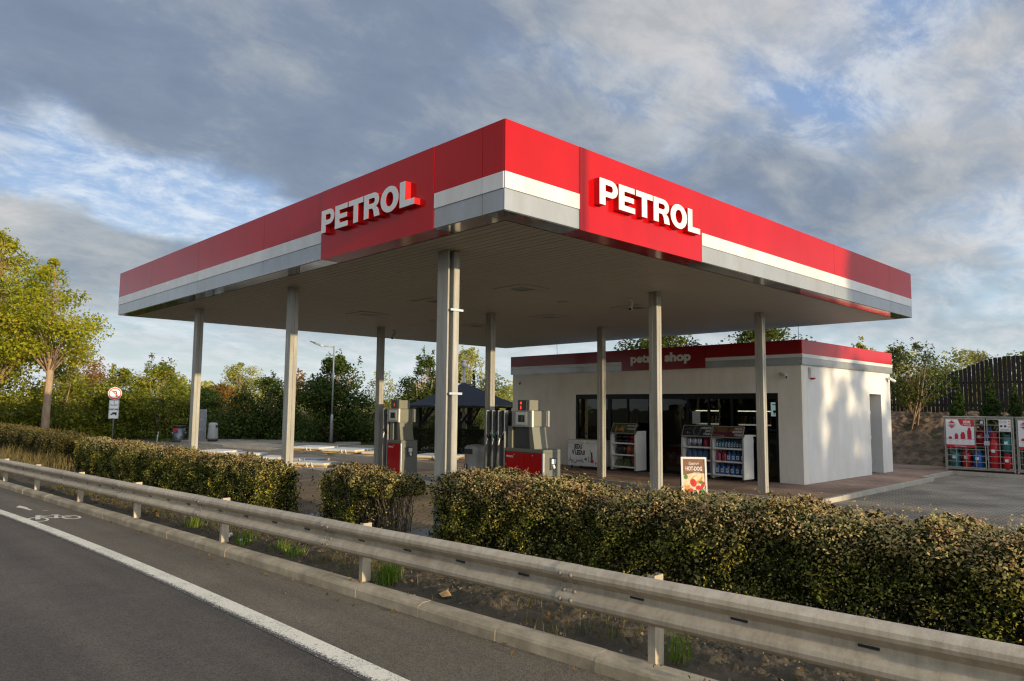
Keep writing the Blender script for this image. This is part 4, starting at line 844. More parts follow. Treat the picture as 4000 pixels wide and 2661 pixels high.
# ------------------------------------------------------------------ flat stacks of white boards on pallets
def boards(loc, rz, L_, W_b, n, split, label, dark=False):
    t = thing('board_stack', label, 'board stack', loc, rz, 'white boards lying on battens along the islands')
    for k in range(3):
        b = MB(); xx = -L_/2+.12+k*(L_-.32)/2; b.box(xx, xx+.08, -W_b/2+.03, W_b/2-.03, 0, .07); b.build('batten', 'pale_wood', t)
    b = MB(); b.box(-L_/2+.02, L_/2-.02, -W_b/2+.02, W_b/2-.02, .071, .1); b.build('pallet_board', 'pale_wood', t)
    if split:
        c = L_*.18
        for (a, e) in ((-L_/2, c-.012), (c+.012, L_/2)): b = MB(); b.cbox(a, e, -W_b/2, W_b/2, .101, .17, .006); b.build('board', 'dirty_white', t)
    else:
        b = MB(); b.cbox(-L_/2, L_/2, -W_b/2, W_b/2, .101, .17, .006); b.build('board', 'slab_grey' if dark else 'dirty_white', t)
    for k in (-1, 1):
        b = MB(); y = -W_b/2; b.tube([(-L_/2-.02, y+.5+k*.1, .02), (-L_/2-.05, y+.55+k*.1, .1), (-L_/2+.02, y+.62+k*.1, .176)], .016, 5); b.build('strap', 'strap', t)
    return t
boards((10.75, 24.0, G), R(25), 1.45, 1.6, 1, 0, 'farthest white board stack on the shop side island, in front of the lamp post')
boards((11.05, 21.55, G), R(25), 1.55, 1.7, 1, 0, 'second farthest white board stack on the shop side island, beside a pale batten end')
boards((11.35, 19.0, G), R(25), 1.45, 1.6, 1, 0, 'white board stack on the shop side island partly behind the narrow pump')
boards((11.75, 16.1, G), R(25), 1.5, 1.7, 1, 0, 'nearest white board stack on the shop side island, right of the narrow pump')
boards((6.3, 15.75, G), R(27), .95, 1.25, 1, 1, 'split white board stack on the pump island right of the second left column')
boards((6.86, 17.3, G), R(27), .8, 1.2, 1, 0, 'grey board stack behind the split stack on the pump island', True)
boards((6.35, 18.9, G), R(27), .9, 1.0, 1, 0, 'white board stack on the pump island half hidden by the second left column')
boards((6.4, 21.3, G), R(27), 1.0, 1.2, 1, 0, 'white board stack on the pump island midway between the two left columns')
boards((6.3, 23.6, G), R(27), 1.1, 1.3, 1, 0, 'farthest white board stack on the pump island, right of the leftmost column')
t = thing('manhole_ring', 'flat round pale concrete cover lying in the grass near the lamp', 'manhole cover', (15.9, 29.6, 0)); b = MB(); b.lathe([(.75, -.1), (.75, .1), (.7, .12)], 24); b.build('ring', 'concrete', t)
t = thing('stake', 'thin white stake leaning in the grass beside the drum bin', 'stake', (8.6, 38.2, 0)); b = MB(); b.tube([(0, 0, -.05), (.06, 0, .55)], .025, 5); b.build('rod', 'white_paint', t)
# ------------------------------------------------------------------ display racks and goods
XR0 = 12.93
def rack(yc, w, label, banner, lines, lx):
    t = thing('display_rack', label, 'display rack', (XR0, yc, G), 0, 'white display racks in front of the shop')
    h = w/2
    side = [(.0, .06), (.58, .06), (.58, 1.31), (.12, 1.31), (.0, 1.17)]
    for s in (-1, 1):
        b = MB(); y = s*h; b.prism([(-px, pz) for px, pz in side][::-1], (0, y-.014 if s > 0 else y+.014-.028+.0, 0), (-1, 0, 0), (0, 0, 1), -.028 if False else .028); sp = b.build('side_panel', 'white_paint', t)
        b = MB(); b.box(-.012, .012, y-.02, y+.02, .06, 1.17); b.build('front_edge', 'silver', sp)
        for px in (.03, .53):
            b = MB(); b.lathe([(.03, -.0), (.03, .01), (.012, .02), (.012, .06)], 8, (px, y, 0)); b.build('foot', 'black_plastic', sp)
    for z in (.17, .55, .92):
        b = MB(); b.box(.02, .56, -h+.03, h-.03, z-.02, z); b.box(.005, .019, -h+.03, h-.03, z-.035, z+.012); sh = b.build('shelf', 'white_paint', t)
        b = MB(); b.box(.001, .0045, -.02, .04, z-.03, z+.01); b.build('price_tag', 'litter_white', sh)
    b = MB(); b.box(.56, .58, -h+.03, h-.03, .06, 1.3); b.build('back_panel', 'pump_grey', t)
    b = MB(); b.box(.02, .56, -h+.03, h-.03, 1.2, 1.22); b.build('top_panel', 'pump_dark', t)
    # tilted banner: local frame up vector
    u = Vector((.14, 0, .3)).normalized(); o = Vector((-.01, 0, 1.225)); nn = Vector((0, -1, 0)).cross(u)
    b = MB(); b.prism([(-h, 0), (h, 0), (h, .335), (-h, .335)], o, (0, -1, 0), u, .02); bn = b.build('banner', banner, t)
    b = MB()
    for q in ([(-h-.004, -.012), (h+.004, -.012), (h+.004, .008), (-h-.004, .008)], [(-h-.004, .33), (h+.004, .33), (h+.004, .345), (-h-.004, .345)], [(-h-.004, .008), (-h+.014, .008), (-h+.014, .33), (-h-.004, .33)], [(h-.014, .008), (h+.004, .008), (h+.004, .33), (h-.014, .33)]): b.prism(q, o, (0, -1, 0), u, .026)
    b.build('banner_frame', 'silver', bn)
    b = MB()
    for k, s in enumerate(lines): b.text(s, o+Vector((0, -1, 0))*(h-.03)+u*(.235-k*(.095 if len(lines) > 2 else .11)), (0, -1, 0), u, .062, .023, 0, .03, 'RIGHT', .74)
    b.build('lettering', 'banner_text', bn)
    return t, bn, o, u, h
rk = []
t, bn, o, u, h = rack(8.1, .95, 'display rack with charcoal bags and a grilling banner left of the shop entrance', 'banner_green', ['GRILOVÁNÍ', 'V POHODĚ'], .8)
b = MB()
for k in range(26):
    x = -.36+rnd.uniform(0, .36); z = .04+rnd.uniform(0, .06); hh = rnd.uniform(.08, .22)
    b.prism([(x, z), (x+.02, z), (x+.01+rnd.uniform(-.05, .05), z+hh)], o, (0, -1, 0), u, .0215+k*.0001)
b.build('flame_picture', 'flame', bn)
b = MB()
for k in range(12):
    x = -.38+rnd.uniform(0, .4); z = .02+rnd.uniform(0, .06); b.prism([(x+.04*math.cos(a), z+.03*math.sin(a)) for a in [k2*1.2566 for k2 in range(5)]], o, (0, -1, 0), u, .0246+k*.0001)
b.build('ember_picture', 'ember', bn)
t, bn, o, u, h = rack(5.40, .98, 'display rack of pouches and canisters under a black speedometer banner', 'black_plastic', ['UDĚLEJTE SI', 'JASNÝ', 'VÝHLED'], .8)
b = MB()
for p in arc(.0, .17, .12, .15, .112, .142, 120, 400, 24): b.prism(p, o, (0, -1, 0), u, .022)
for k in range(8):
    a = R(150+k*30); b.prism([(.0+.085*math.cos(a)-.004, .17+.11*math.sin(a)-.006), (.0+.085*math.cos(a)+.004, .17+.11*math.sin(a)-.006), (.0+.085*math.cos(a)+.004, .17+.11*math.sin(a)+.006), (.0+.085*math.cos(a)-.004, .17+.11*math.sin(a)+.006)], o, (0, -1, 0), u, .022)
b.prism([(-.42, .2), (-.2, .235), (-.2, .24), (-.42, .206)], o, (0, -1, 0), u, .022)
b.build('gauge_picture', 'grey_ink', bn)
b = MB(); b.text('0', o+Vector((0, -1, 0))*-.33+u*.08, (0, -1, 0), u, .06, .0225, 0, .01); b.text('km/h', o+Vector((0, -1, 0))*-.27+u*.08, (0, -1, 0), u, .025, .0225, 0, .0); b.build('speed_lettering', 'banner_text', bn)
t, bn, o, u, h = rack(4.40, .98, 'display rack of blue and pink washer fluid under a brown road banner', 'banner_brown', ['PRO VÁŠ', 'BEZPEČNÝ', 'VÝHLED'], .8)
b = MB(); b.prism([(-.48, .01), (.48, .01), (.48, .14), (.1, .17), (-.48, .15)], o, (0, -1, 0), u, .0215); b.build('bonnet_picture', 'banner_wine', bn)
b = MB(); b.prism([(-.48, .055), (-.1, .05), (-.14, .01), (-.13, .01), (-.085, .058), (-.48, .062)], o, (0, -1, 0), u, .0222); b.build('outline_picture', 'banner_text', bn)
ORD = ['leftmost', 'second from left', 'third from left', 'fourth from left', 'fifth from left', 'sixth from left', 'seventh from left', 'eighth from left', 'ninth from left', 'rightmost']
PROTO = {}
def place(key, maker, loc, label, cat, group, rz=0):
    if key not in PROTO: o = maker(); PROTO[key] = o
    else: o = dup(PROTO[key])
    o.location = loc; o.rotation_euler = (0, 0, rz); tag(o, label, cat, group); return o
def jug(h, w, d, liq, cap, round_=False, lab='label_white', handle=False, name='fluid_bottle'):
    def mk():
        t = bpy.data.objects.new(name, None); COL.objects.link(t); t.empty_display_size = .1
        b = MB(); c = .35*min(w, d)
        def ring(sx_, sy_, z): return [(x*sx_, y*sy_, z) for x, y in ((-d/2, -w/2+c), (-d/2+c, -w/2), (d/2-c, -w/2), (d/2, -w/2+c), (d/2, w/2-c), (d/2-c, w/2), (-d/2+c, w/2), (-d/2, w/2-c))]
        lv = [(1, 1, 0), (1.02, 1.02, .1*h), (1, 1, .62*h), (.8, .8, .78*h), (.4, .36, .88*h), (.34, .3, .92*h)]
        vs = sum([ring(a, e, z) for a, e, z in lv], []); fs = [(i*8+k, i*8+(k+1) % 8, i*8+8+(k+1) % 8, i*8+8+k) for i in range(len(lv)-1) for k in range(8)]+[tuple(range(7, -1, -1)), tuple(range(40, 48))]
        b.add(vs, fs); b.build('body', liq, t)
        b = MB(); b.lathe([(.16*w+.004, .92*h), (.16*w+.004, h)], 10); b.build('cap', cap, t)
        if lab: b = MB(); b.box(-d/2*1.03-.003, -d/2*1.02, -w*.3, w*.3, .16*h, .54*h); lb = b.build('label', lab, t); b = MB(); b.prism([(-w*.18, .3*h), (w*.05, .26*h), (w*.2, .38*h), (w*.05, .45*h), (-w*.1, .42*h)], (-d/2*1.03-.003, 0, 0), (0, -1, 0), (0, 0, 1), .001); b.build('label_print', 'can_blue', lb)
        if handle: b = MB(); b.tube([(0, -w*.1, h*.86), (0, -w*.34, h*.93), (0, -w*.46, h*.85), (0, -w*.46, h*.66)], .012, 6); b.build('handle', liq, t, True)
        return t
    return mk
def bag(h, w, d, m, name='bag', seed=0):
    def mk():
        b = MB(); n, k = 9, 14; vs = []; r_ = random.Random(seed)
        for i in range(n):
            f = i/(n-1); s = (math.sin(math.pi*min(max(f, .04), .96))**.45)
            for j in range(k):
                a = 2*math.pi*j/k; vs.append((d/2*s*math.cos(a)*(1+r_.uniform(-.09, .09)), w/2*(.6+.4*s)*math.copysign(abs(math.sin(a))**.7, math.sin(a))*(1+r_.uniform(-.06, .06)), f*h))
        b.add(vs, [(i*k+j, i*k+(j+1) % k, (i+1)*k+(j+1) % k, (i+1)*k+j) for i in range(n-1) for j in range(k)]+[tuple(range(k-1, -1, -1)), tuple((n-1)*k+j for j in range(k))])
        return b.build(name, m, None, True)
    return mk
SH = (.17, .55, .92); gx_ = XR0+.2
# right rack
for i in range(10): place('teal', jug(.235, .078, .07, 'liquid_teal', 'can_blue'), (gx_, 4.4+.42-i*.093, G+SH[2]+.002), 'small teal washer bottle, %s on top shelf of the washer fluid rack' % ORD[i], 'bottle', 'small teal bottles on the top shelf')
for i in range(2): place('pinkj', jug(.29, .15, .13, 'liquid_pink', 'gas_red', lab='liquid_pink'), (gx_, 4.4+.38-i*.18, G+SH[1]+.002), 'pink washer jug, %s of two in the washer fluid rack' % ['left', 'right'][i], 'jug', 'pink jugs on the middle shelf of the right rack')
for i in range(4): place('bluem', jug(.29, .14, .13, 'liquid_blue', 'can_blue'), (gx_, 4.4+.04-i*.145, G+SH[1]+.002), 'blue jug, %s of four on middle shelf of washer fluid rack' % ORD[i], 'jug', 'blue jugs on the middle shelf of the right rack')
for i in range(6): place('blueb', jug(.31, .145, .14, 'liquid_blue', 'gas_red'), (gx_, 4.4+.4-i*.158, G+SH[0]+.002), 'large blue jug, %s of six on lowest shelf of washer fluid rack' % ORD[i], 'jug', 'blue jugs on the lowest shelf of the right rack')
# left rack of the pair
for i in range(3): place('foil', bag(.27, .15, .08, 'foil', 'foil_pouch', 3), (gx_, 5.4+.36-i*.175, G+SH[2]+.002), 'shiny foil pouch, %s of three in the speedometer rack' % ORD[i], 'pouch', 'foil pouches on the top shelf')
for i in range(2): place('pinkc', jug(.28, .15, .11, 'liquid_pink', 'liquid_pink', lab=None, handle=True), (gx_, 5.4-.2-i*.19, G+SH[2]+.002), 'pink canister with handle, %s of two in the speedometer rack' % ['left', 'right'][i], 'canister', 'pink canisters on the top shelf')
for i in range(4): place('canb', jug(.3, .165, .12, 'can_blue', 'gas_red' if i else 'can_blue', lab='can_blue', handle=True), (gx_, 5.4+.36-i*.18, G+SH[1]+.002), 'blue canister, %s of four on middle shelf of speedometer rack' % ORD[i], 'canister', 'blue canisters on the middle shelf')
for i in range(2): place('cand', jug(.28, .12, .12, 'gas_dark', 'black_plastic', lab=None), (gx_, 5.4-.33-i*.12, G+SH[1]+.002), 'dark canister, %s of two on middle shelf of speedometer rack' % ['left', 'right'][i], 'canister', 'dark canisters on the middle shelf')
for i in range(5): place('canb', None, (gx_, 5.4+.36-i*.18, G+SH[0]+.002), 'blue canister, %s of five on lowest shelf of speedometer rack' % ORD[i], 'canister', 'blue canisters on the lowest shelf')
# grill rack
for i, (m, lab) in enumerate([('bag_black', 'leftmost black charcoal bag'), ('bag_black', 'second black charcoal bag'), ('bag_red', 'red and dark bag')]):
    for k in range(2): place('lie%d%s' % (k, m), bag(.125, .27, .3, m, 'charcoal_bag', 5+k), (gx_+.02, 8.1+.29-i*.29, G+SH[2]+.002+k*.127), '%s, %s of two on top shelf of grill rack' % (lab, ['lower', 'upper'][k]), 'bag', 'bags on the top shelf of the grill rack')
place('bb', bag(.3, .4, .2, 'bag_black', 'charcoal_bag', 9), (gx_, 8.1+.2, G+SH[1]+.002), 'big black charcoal bag on the middle shelf of the grill rack', 'bag', None or 'bags on the middle shelf of the grill rack')
for i in range(2): place('br', bag(.29, .21, .18, 'bag_brown', 'charcoal_bag', 12), (gx_, 8.1-.12-i*.22, G+SH[1]+.002), 'brown orange bag, %s of two on the middle shelf of the grill rack' % ['left', 'right'][i], 'bag', 'bags on the middle shelf of the grill rack')
def logs():
    b = MB(); r_ = random.Random(4)
    for i in range(4):
        for j in range(5-i): b.tube([(-.02+r_.uniform(-.02, .02), -.13+j*.06+i*.03, .03+i*.055), (.25, -.13+j*.06+i*.03+r_.uniform(-.02, .02), .03+i*.055)], .03, 6)
    return b.build('log_net', 'log_green')
for i in range(2): place('log', logs, (gx_-.1, 8.1+.24-i*.31, G+SH[0]+.002), 'net of greenish split logs, %s of two in the grill rack' % ['left', 'right'][i], 'log net', 'log nets on the lowest shelf')
place('br', None, (gx_, 8.1-.33, G+SH[0]+.002), 'brown orange bag alone on the lowest shelf of the grill rack', 'bag', 'bags on the middle shelf of the grill rack')
# ------------------------------------------------------------------ ice chest
t = thing('ice_chest', 'white chest freezer for ice with black slogan left of the grill rack', 'freezer', (12.78, 9.62, G))
b = MB(); b.cbox(0, .62, -.68, .72, .1, .85, .02); bd = b.build('body', 'poster_white', t)
b = MB(); b.cbox(-.015, .63, -.69, .73, .852, .96, .02); b.build('lid', 'dirty_white', t); b = MB(); b.cbox(-.04, -.0155, -.08, -.02, .82, .92, .006); b.build('latch', 'silver', t)
for y in (-.6, .6):
    for x in (.08, .54): b = MB(); b.lathe([(.04, 0), (.04, .05), (.02, .055), (.02, .1)], 8, (x, y, 0)); b.build('castor', 'black_plastic', t)
b = MB(); b.text('JEDU', (0, .42, .665), (0, -1, 0), (0, 0, 1), .15, .003, 0, .05, 'LEFT', .78); b.text('V LEDU!', (0, .52, .465), (0, -1, 0), (0, 0, 1), .15, .003, 0, .05, 'LEFT', .78)
for k in range(16):
    y = .66-k*.055 if k < 12 else -.2-(k-12)*.1; z = .15+rnd.uniform(0, .1); hh = rnd.uniform(.06, .2)
    b.prism([(-y, z), (-y+.012, z), (-y+.012, z+hh), (-y, z+hh)], (0, 0, 0), (0, -1, 0), (0, 0, 1), .0025); b.prism([(-y+.02, z+.02), (-y+.05, z+.03), (-y+.045, z+.05), (-y+.02, z+.045)], (0, 0, 0), (0, -1, 0), (0, 0, 1), .0026)
b.text('vodka  led  citrón  léto', (0, -.2, .76), (0, -1, 0), (0, 0, 1), .022, .003); b.build('slogan', 'black_ink', bd)
b = MB(); b.prism([(.28, .22), (.42, .22), (.39, .32), (.31, .32)], (0, 0, 0), (0, -1, 0), (0, 0, 1), .003); b.build('skirt_picture', 'poster_red', bd)
b = MB(); b.prism([(.325, .325), (.375, .325), (.385, .44), (.36, .5), (.375, .54), (.35, .57), (.325, .54), (.335, .5), (.27, .66), (.262, .655), (.315, .48)], (0, 0, 0), (0, -1, 0), (0, 0, 1), .0032); b.build('figure_picture', 'gas_dark', bd)
b = MB(); b.prism([(.02, .3), (.12, .27), (.14, .36), (.06, .38)], (0, 0, 0), (0, -1, 0), (0, 0, 1), .0032); b.build('leaf_picture', 'food_green', bd)
# ------------------------------------------------------------------ sandwich board
t = thing('sandwich_board', 'white framed standing board advertising hot-dogs between the front columns', 'sandwich board', (9.93, 3.62, .0), R(40))
# local: faces -x
u = Vector((.16, 0, .98)).normalized(); w = .31; o = Vector((-.16, 0, .02))
b = MB()
for q in ([(-w, 0), (w, 0), (w, .05), (-w, .05)], [(-w, .9), (w, .9), (w, .95), (-w, .95)], [(-w, .05), (-w+.045, .05), (-w+.045, .9), (-w, .9)], [(w-.045, .05), (w, .05), (w, .9), (w-.045, .9)]): b.prism(q, o, (0, -1, 0), u, .03)
b.build('frame', 'letter_white', t)
b = MB(); b.prism([(-w+.045, .05), (w-.045, .05), (w-.045, .9), (-w+.045, .9)], o, (0, -1, 0), u, .012); ps = b.build('poster', 'plank_brown', t)
b = MB(); b.prism([(-w+.05, .055), (w-.05, .055), (w-.05, .55), (-.02, .56), (-w+.05, .5)], o, (0, -1, 0), u, .014); b.build('food_background', 'food_cream', ps)
def blob(cx, cy, rx, ry, m, dep, rot=0., name='food_picture'):
    b = MB(); b.prism([(cx+rx*math.cos(a)*math.cos(rot)-ry*math.sin(a)*math.sin(rot), cy+rx*math.cos(a)*math.sin(rot)+ry*math.sin(a)*math.cos(rot)) for a in [2*math.pi*k/20 for k in range(20)]], o, (0, -1, 0), u, dep); b.build(name, m, ps)
for k, a in enumerate([(.05, .4, .17, .1, 'food_orange', .0150, .5), (.07, .44, .12, .06, 'food_cream', .0154, .5), (-.02, .32, .075, .10, 'food_red', .0158, .3), (.1, .19, .07, .07, 'food_red', .0160, 0), (-.12, .12, .1, .06, 'food_red', .0162, .4), (-.18, .3, .05, .1, 'food_cream', .0164, .2), (.2, .26, .04, .1, 'food_red', .0166, -.4), (.17, .12, .08, .05, 'food_green', .0168, 0), (-.2, .46, .05, .06, 'food_green', .0170, 0), (-.17, .2, .08, .05, 'food_orange', .0172, .7), (.02, .1, .09, .05, 'food_cream', .0174, .2), (.16, .34, .05, .04, 'food_green', .0176, .3)]): blob(*a)
b = MB(); b.text('ČERSTVÝ', o+u*.755, (0, -1, 0), u, .055, .0152, 0, .02, 'CENTER', .8); b.text('HOT-DOG', o+u*.62, (0, -1, 0), u, .1, .0152, 0, .035, 'CENTER', .62); b.text('snack / párek', o+Vector((0, -1, 0))*.06+u*.565, (0, -1, 0), u, .026, .0184, 0, .01, 'CENTER', .8); b.build('lettering', 'letter_white', ps)
b = MB(); u2 = Vector((-.16, 0, .98)).normalized(); b.prism([(-w, 0), (w, 0), (w, .95), (-w, .95)], Vector((.19, 0, .02)), (0, -1, 0), u2, .012); b.build('rear_leaf', 'black_plastic', t)
# ------------------------------------------------------------------ gas bottle cages
def cylinder_(h, r, m):
    def mk():
        t = bpy.data.objects.new('gas_cylinder', None); COL.objects.link(t); t.empty_display_size = .1
        b = MB(); b.lathe([(r*.9, 0), (r*.9, .03), (r, .06), (r, h*.68), (r*.96, h*.72), (r*.75, h*.79), (r*.3, h*.83)], 18); b.build('body', m, t, True)
        b = MB(); n = 14
        for k in range(n):
            a, e = 2*math.pi*k/n, 2*math.pi*(k+1)/n
            if k in (0, 7): continue
            rr = r*.62; b.quad((rr*math.cos(a), rr*math.sin(a), h*.78), (rr*math.cos(e), rr*math.sin(e), h*.78), (rr*math.cos(e), rr*math.sin(e), h), (rr*math.cos(a), rr*math.sin(a), h))
        b.build('collar', m, t)
        b = MB(); b.lathe([(.02, h*.83), (.02, h*.92), (.035, h*.93), (.035, h*.96)], 8); b.build('valve', 'silver', t)
        b = MB(); b.prism([(-r*.35, 0), (r*.35, 0), (r*.35, .1), (-r*.35, .1)], (-r*1.0-.002, 0, h*.45), (0, -1, 0), (0, 0, 1), .002); b.build('label', 'label_white', t)
        return t
    return mk
CW, CH, CD = 2.02, 1.82, .75
def cage(loc, rz, label, full):
    t = thing('gas_cage', label, 'gas cage', loc, rz, 'galvanised gas bottle cages')
    b = MB()
    for x in (.0, CD-.04):
        for y in (0, -CW+.04): b.box(x, x+.04, y-.04, y, .0, CH)
    for z in (.05, CH-.04):
        b.box(.0, .04, -CW+.04, -.04, z, z+.04); b.box(CD-.04, CD, -CW+.04, -.04, z, z+.04); b.box(.04, CD-.04, -.04, 0, z, z+.04); b.box(.04, CD-.04, -CW, -CW+.04, z, z+.04)
    b.build('frame', 'galv', t)
    b = MB(); b.box(-.03, CD+.03, -CW-.02, .02, CH+.002, CH+.02); b.build('roof', 'silver', t)
    b = MB(); b.box(.01, CD-.01, -CW+.01, -.01, .091, .10); b.build('floor_plate', 'galv', t)
    for (a, e) in ((-.05, -1.22), (-1.26, -CW+.05)):
        b = MB()
        for q in ((a, a-.028, .1, CH-.05), (e+.028, e, .1, CH-.05)): b.box(-.022, -.002, q[1], q[0], q[2], q[3])
        b.box(-.022, -.002, e+.028, a-.028, .1, .13); b.box(-.022, -.002, e+.028, a-.028, CH-.08, CH-.05); dr = b.build('door', 'galv', t)
        b = MB(); n = max(2, round((a-e)/.29)); 
        for k in range(1, n): y = a-(a-e)*k/n; b.box(-.016, -.008, y-.009, y+.009, .13, CH-.08)
        for k in range(1, 8): z = .1+(CH-.15)*k/8; b.box(-.0235, -.0165, e+.028, a-.028, z-.009, z+.009)
        b.build('mesh', 'galv', dr)
    for x0, y0, ax in ((0, 0, 1), (0, -CW, 1), (CD, 0, 0)):
        b = MB()
        for k in range(1, 7): z = .09+(CH-.13)*k/7; (b.box(.04, CD-.04, y0-.005 if y0 == 0 else y0, y0 if y0 == 0 else y0+.005, z-.004, z+.004) if ax else b.box(CD-.006, CD, -CW+.04, -.04, z-.004, z+.004))
        for k in range(1, 10 if not ax else 4):
            if ax: x = .04+(CD-.08)*k/4; b.box(x-.003, x+.003, y0-.009 if y0 == 0 else y0+.0055, y0-.0055 if y0 == 0 else y0+.009, .09, CH-.04)
            else: y = -.04-(CW-.08)*k/10; b.box(CD-.011, CD-.0065, y-.003, y+.003, .09, CH-.04)
        b.build('side_mesh', 'galv', t)
    b = MB(); b.cbox(-.045, -.0235, -1.33, -1.17, .88, 1.02, .005); b.build('lock_box', 'silver', t)
    # poster
    PX = -.0245
    b = MB(); b.box(PX-.004, PX, -.90, -.06, .78, CH-.09); po = b.build('poster', 'poster_white', t)
    PF = Vector((PX-.004, -.06, .78)); ph = CH-.09-.78; rg, up = (0, -1, 0), (0, 0, 1)
    def pz(poly, m, d=.0015, nm='print'): b = MB(); b.prism([(x*.84, y*ph) for x, y in poly], PF, rg, up, d); return b.build(nm, m, po)
    pz([(0, 0), (1, 0), (1, .1), (0, .1)], 'poster_red', nm='red_bar')
    pz([(.44, 1), (.52, .82), (.6, .77), (1, .75), (1, 1)], 'poster_red', nm='red_corner')
    dcx, dcy = .22, .82
    pz([(dcx-.2, dcy), (dcx, dcy-.16), (dcx+.2, dcy), (dcx, dcy+.16)], 'poster_red', .0016, 'diamond'); pz([(dcx-.185, dcy), (dcx, dcy-.145), (dcx+.185, dcy), (dcx, dcy+.145)], 'poster_white', .0022, 'diamond_border'); pz([(dcx-.165, dcy), (dcx, dcy-.13), (dcx+.165, dcy), (dcx, dcy+.13)], 'poster_red', .0028, 'diamond_field'); pz([(dcx-.2, dcy-.035), (dcx+.2, dcy-.035), (dcx+.2, dcy+.035), (dcx-.2, dcy+.035)], 'poster_white', .0034, 'diamond_band')
    for cx, w_, h_ in ((.15, .12, .09), (.37, .13, .2), (.6, .17, .25), (.83, .15, .41)):
        pz([(cx-w_/2, .3), (cx+w_/2, .3), (cx+w_/2, .3+h_*.7), (cx+w_*.3, .3+h_*.84), (cx+w_*.3, .3+h_), (cx-w_*.3, .3+h_), (cx-w_*.3, .3+h_*.84), (cx-w_/2, .3+h_*.7)], 'poster_red', .0018, 'cylinder_picture')
    pz([(0, .293), (1, .293), (1, .3), (0, .3)], 'black_ink', .0018, 'ground_line')
    b = MB(); b.text('TOMEGAS', PF+Vector((0, -1, 0))*dcx*.84+Vector((0, 0, (dcy-.017)*ph)), rg, up, .032, .0042, 0, .03, 'CENTER', 1.05)
    for cx, s, s2 in ((.15, '2 kg', '160,- Kč'), (.37, '5 kg', '296,- Kč'), (.6, '10 kg', '575,- Kč'), (.83, '33 kg', '1659,- Kč')):
        b.text(s, PF+Vector((0, -cx*.84, .235*ph)), rg, up, .022, .002, 0, .0, 'CENTER'); b.text(s2, PF+Vector((0, -cx*.84, .15*ph)), rg, up, .02, .002, 0, .0, 'CENTER')
    b.build('black_lettering', 'black_ink', po)
    b = MB(); b.text('ZDE', PF+Vector((0, -.63, .87*ph)), rg, up, .085, .002, 0, .04, 'CENTER', 1.0); b.text('V PRODEJI', PF+Vector((0, -.63, .79*ph)), rg, up, .042, .002, 0, .02, 'CENTER', 1.); b.text('www.tomegas.cz', PF+Vector((0, -.42, .035*ph)), rg, up, .038, .002, 0, .01, 'CENTER'); b.build('white_lettering', 'poster_white', po)
    # warning card
    b = MB(); b.box(PX-.004, PX, -CW+.08, -1.62, CH-.46, CH-.08); wc = b.build('warning_card', 'poster_white', t)
    b = MB(); C0 = Vector((PX-.004, -1.62, CH-.46))
    for i in range(2): [b.prism([(x_*1+.06+i*.11, y_+.31) for x_, y_ in p], C0, rg, up, .0015) for p in arc(0, 0, .045, .045, .037, .037, 0, 360, 16)]; b.prism([(.06+i*.11-.03, .34), (.06+i*.11-.024, .346), (.06+i*.11+.03, .28), (.06+i*.11+.024, .275)], C0, rg, up, .0015); b.prism([(.06+i*.11-.045, .17), (.06+i*.11, .125), (.06+i*.11+.045, .17), (.06+i*.11, .215)], C0, rg, up, .0014)
    for k in range(3): b.box(PX-.006, PX-.0045, -1.62-.28, -1.62-.03, CH-.46+.03+k*.02, CH-.46+.036+k*.02)
    b.build('symbols', 'black_ink', wc)
    b = MB()
    for k in range(3): b.prism([(.255, .13+k*.09), (.315, .13+k*.09), (.285, .19+k*.09)], C0, rg, up, .0015)
    b.build('yellow_triangles', 'food_orange', wc)
    return t
CA = (22.45, 1.5, G+.02)
cage(CA, R(3), 'galvanised cage of gas bottles with a sale poster, fully visible at the right', True)
cage((22.55, -.58, G+.02), R(3), 'galvanised cage of gas bottles cut by the right edge, further right than the full one', False)
def gas(i, y, x, z, h, r, m, lab, second=False): place('g%s%.2f%.2f' % (m, h, r), cylinder_(h, r, m), ((22.55 if second else CA[0])+x, (-.58 if second else CA[1])+y, CA[2]+.102+z), lab, 'gas bottle', 'gas bottles in the cages')
gas(0, -.26, .2, 0, .66, .15, 'gas_teal', 'teal gas bottle at the lower left of the full cage'); gas(1, -.60, .22, 0, .66, .14, 'gas_red', 'red gas bottle second from left on the floor of the full cage')
gas(2, -.95, .2, 0, .62, .155, 'gas_blue', 'bright blue gas bottle third from left on the floor of the full cage'); gas(3, -1.2, .52, 0, .62, .14, 'gas_dark', 'dark grey gas bottle behind the bright blue one in the full cage')
gas(4, -1.42, .2, 0, 1.22, .15, 'gas_red', 'tall red gas bottle right of the lock in the full cage'); gas(5, -1.79, .2, 0, .55, .15, 'gas_red', 'short red gas bottle at the lower right of the full cage')
gas(6, -1.79, .22, .56, .6, .15, 'gas_teal', 'teal gas bottle standing on a red one inside the full cage')
gas(7, -.95, .52, .72, .62, .15, 'gas_red', 'red gas bottle in upper rear row beside the sale poster'); gas(8, -1.2, .52, .72, .68, .15, 'gas_blue', 'dark blue gas bottle in upper rear row left of the lock')
gas(9, -1.12, .18, 1.36, .3, .12, 'gas_dark', 'small dark gas bottle at the top right of the sale poster'); gas(10, -.42, .52, 0, .62, .14, 'gas_dark', 'dark gas bottle behind the lower left ones of the full cage')
gas(11, -.3, .2, 0, .66, .15, 'gas_teal', 'teal gas bottle in the cut-off cage at the right edge', True); gas(12, -.62, .2, 0, .66, .14, 'gas_red', 'red gas bottle in the cut-off cage at the right edge', True)
b = MB(); b.box(CA[0]+.3, CA[0]+.72, CA[1]-1.38, CA[1]-.75, CA[2]+.80, CA[2]+.82); tag(b.build('shelf_plate', 'galv'), 'galvanised shelf plate carrying the upper rear gas bottles in the full cage', 'shelf')
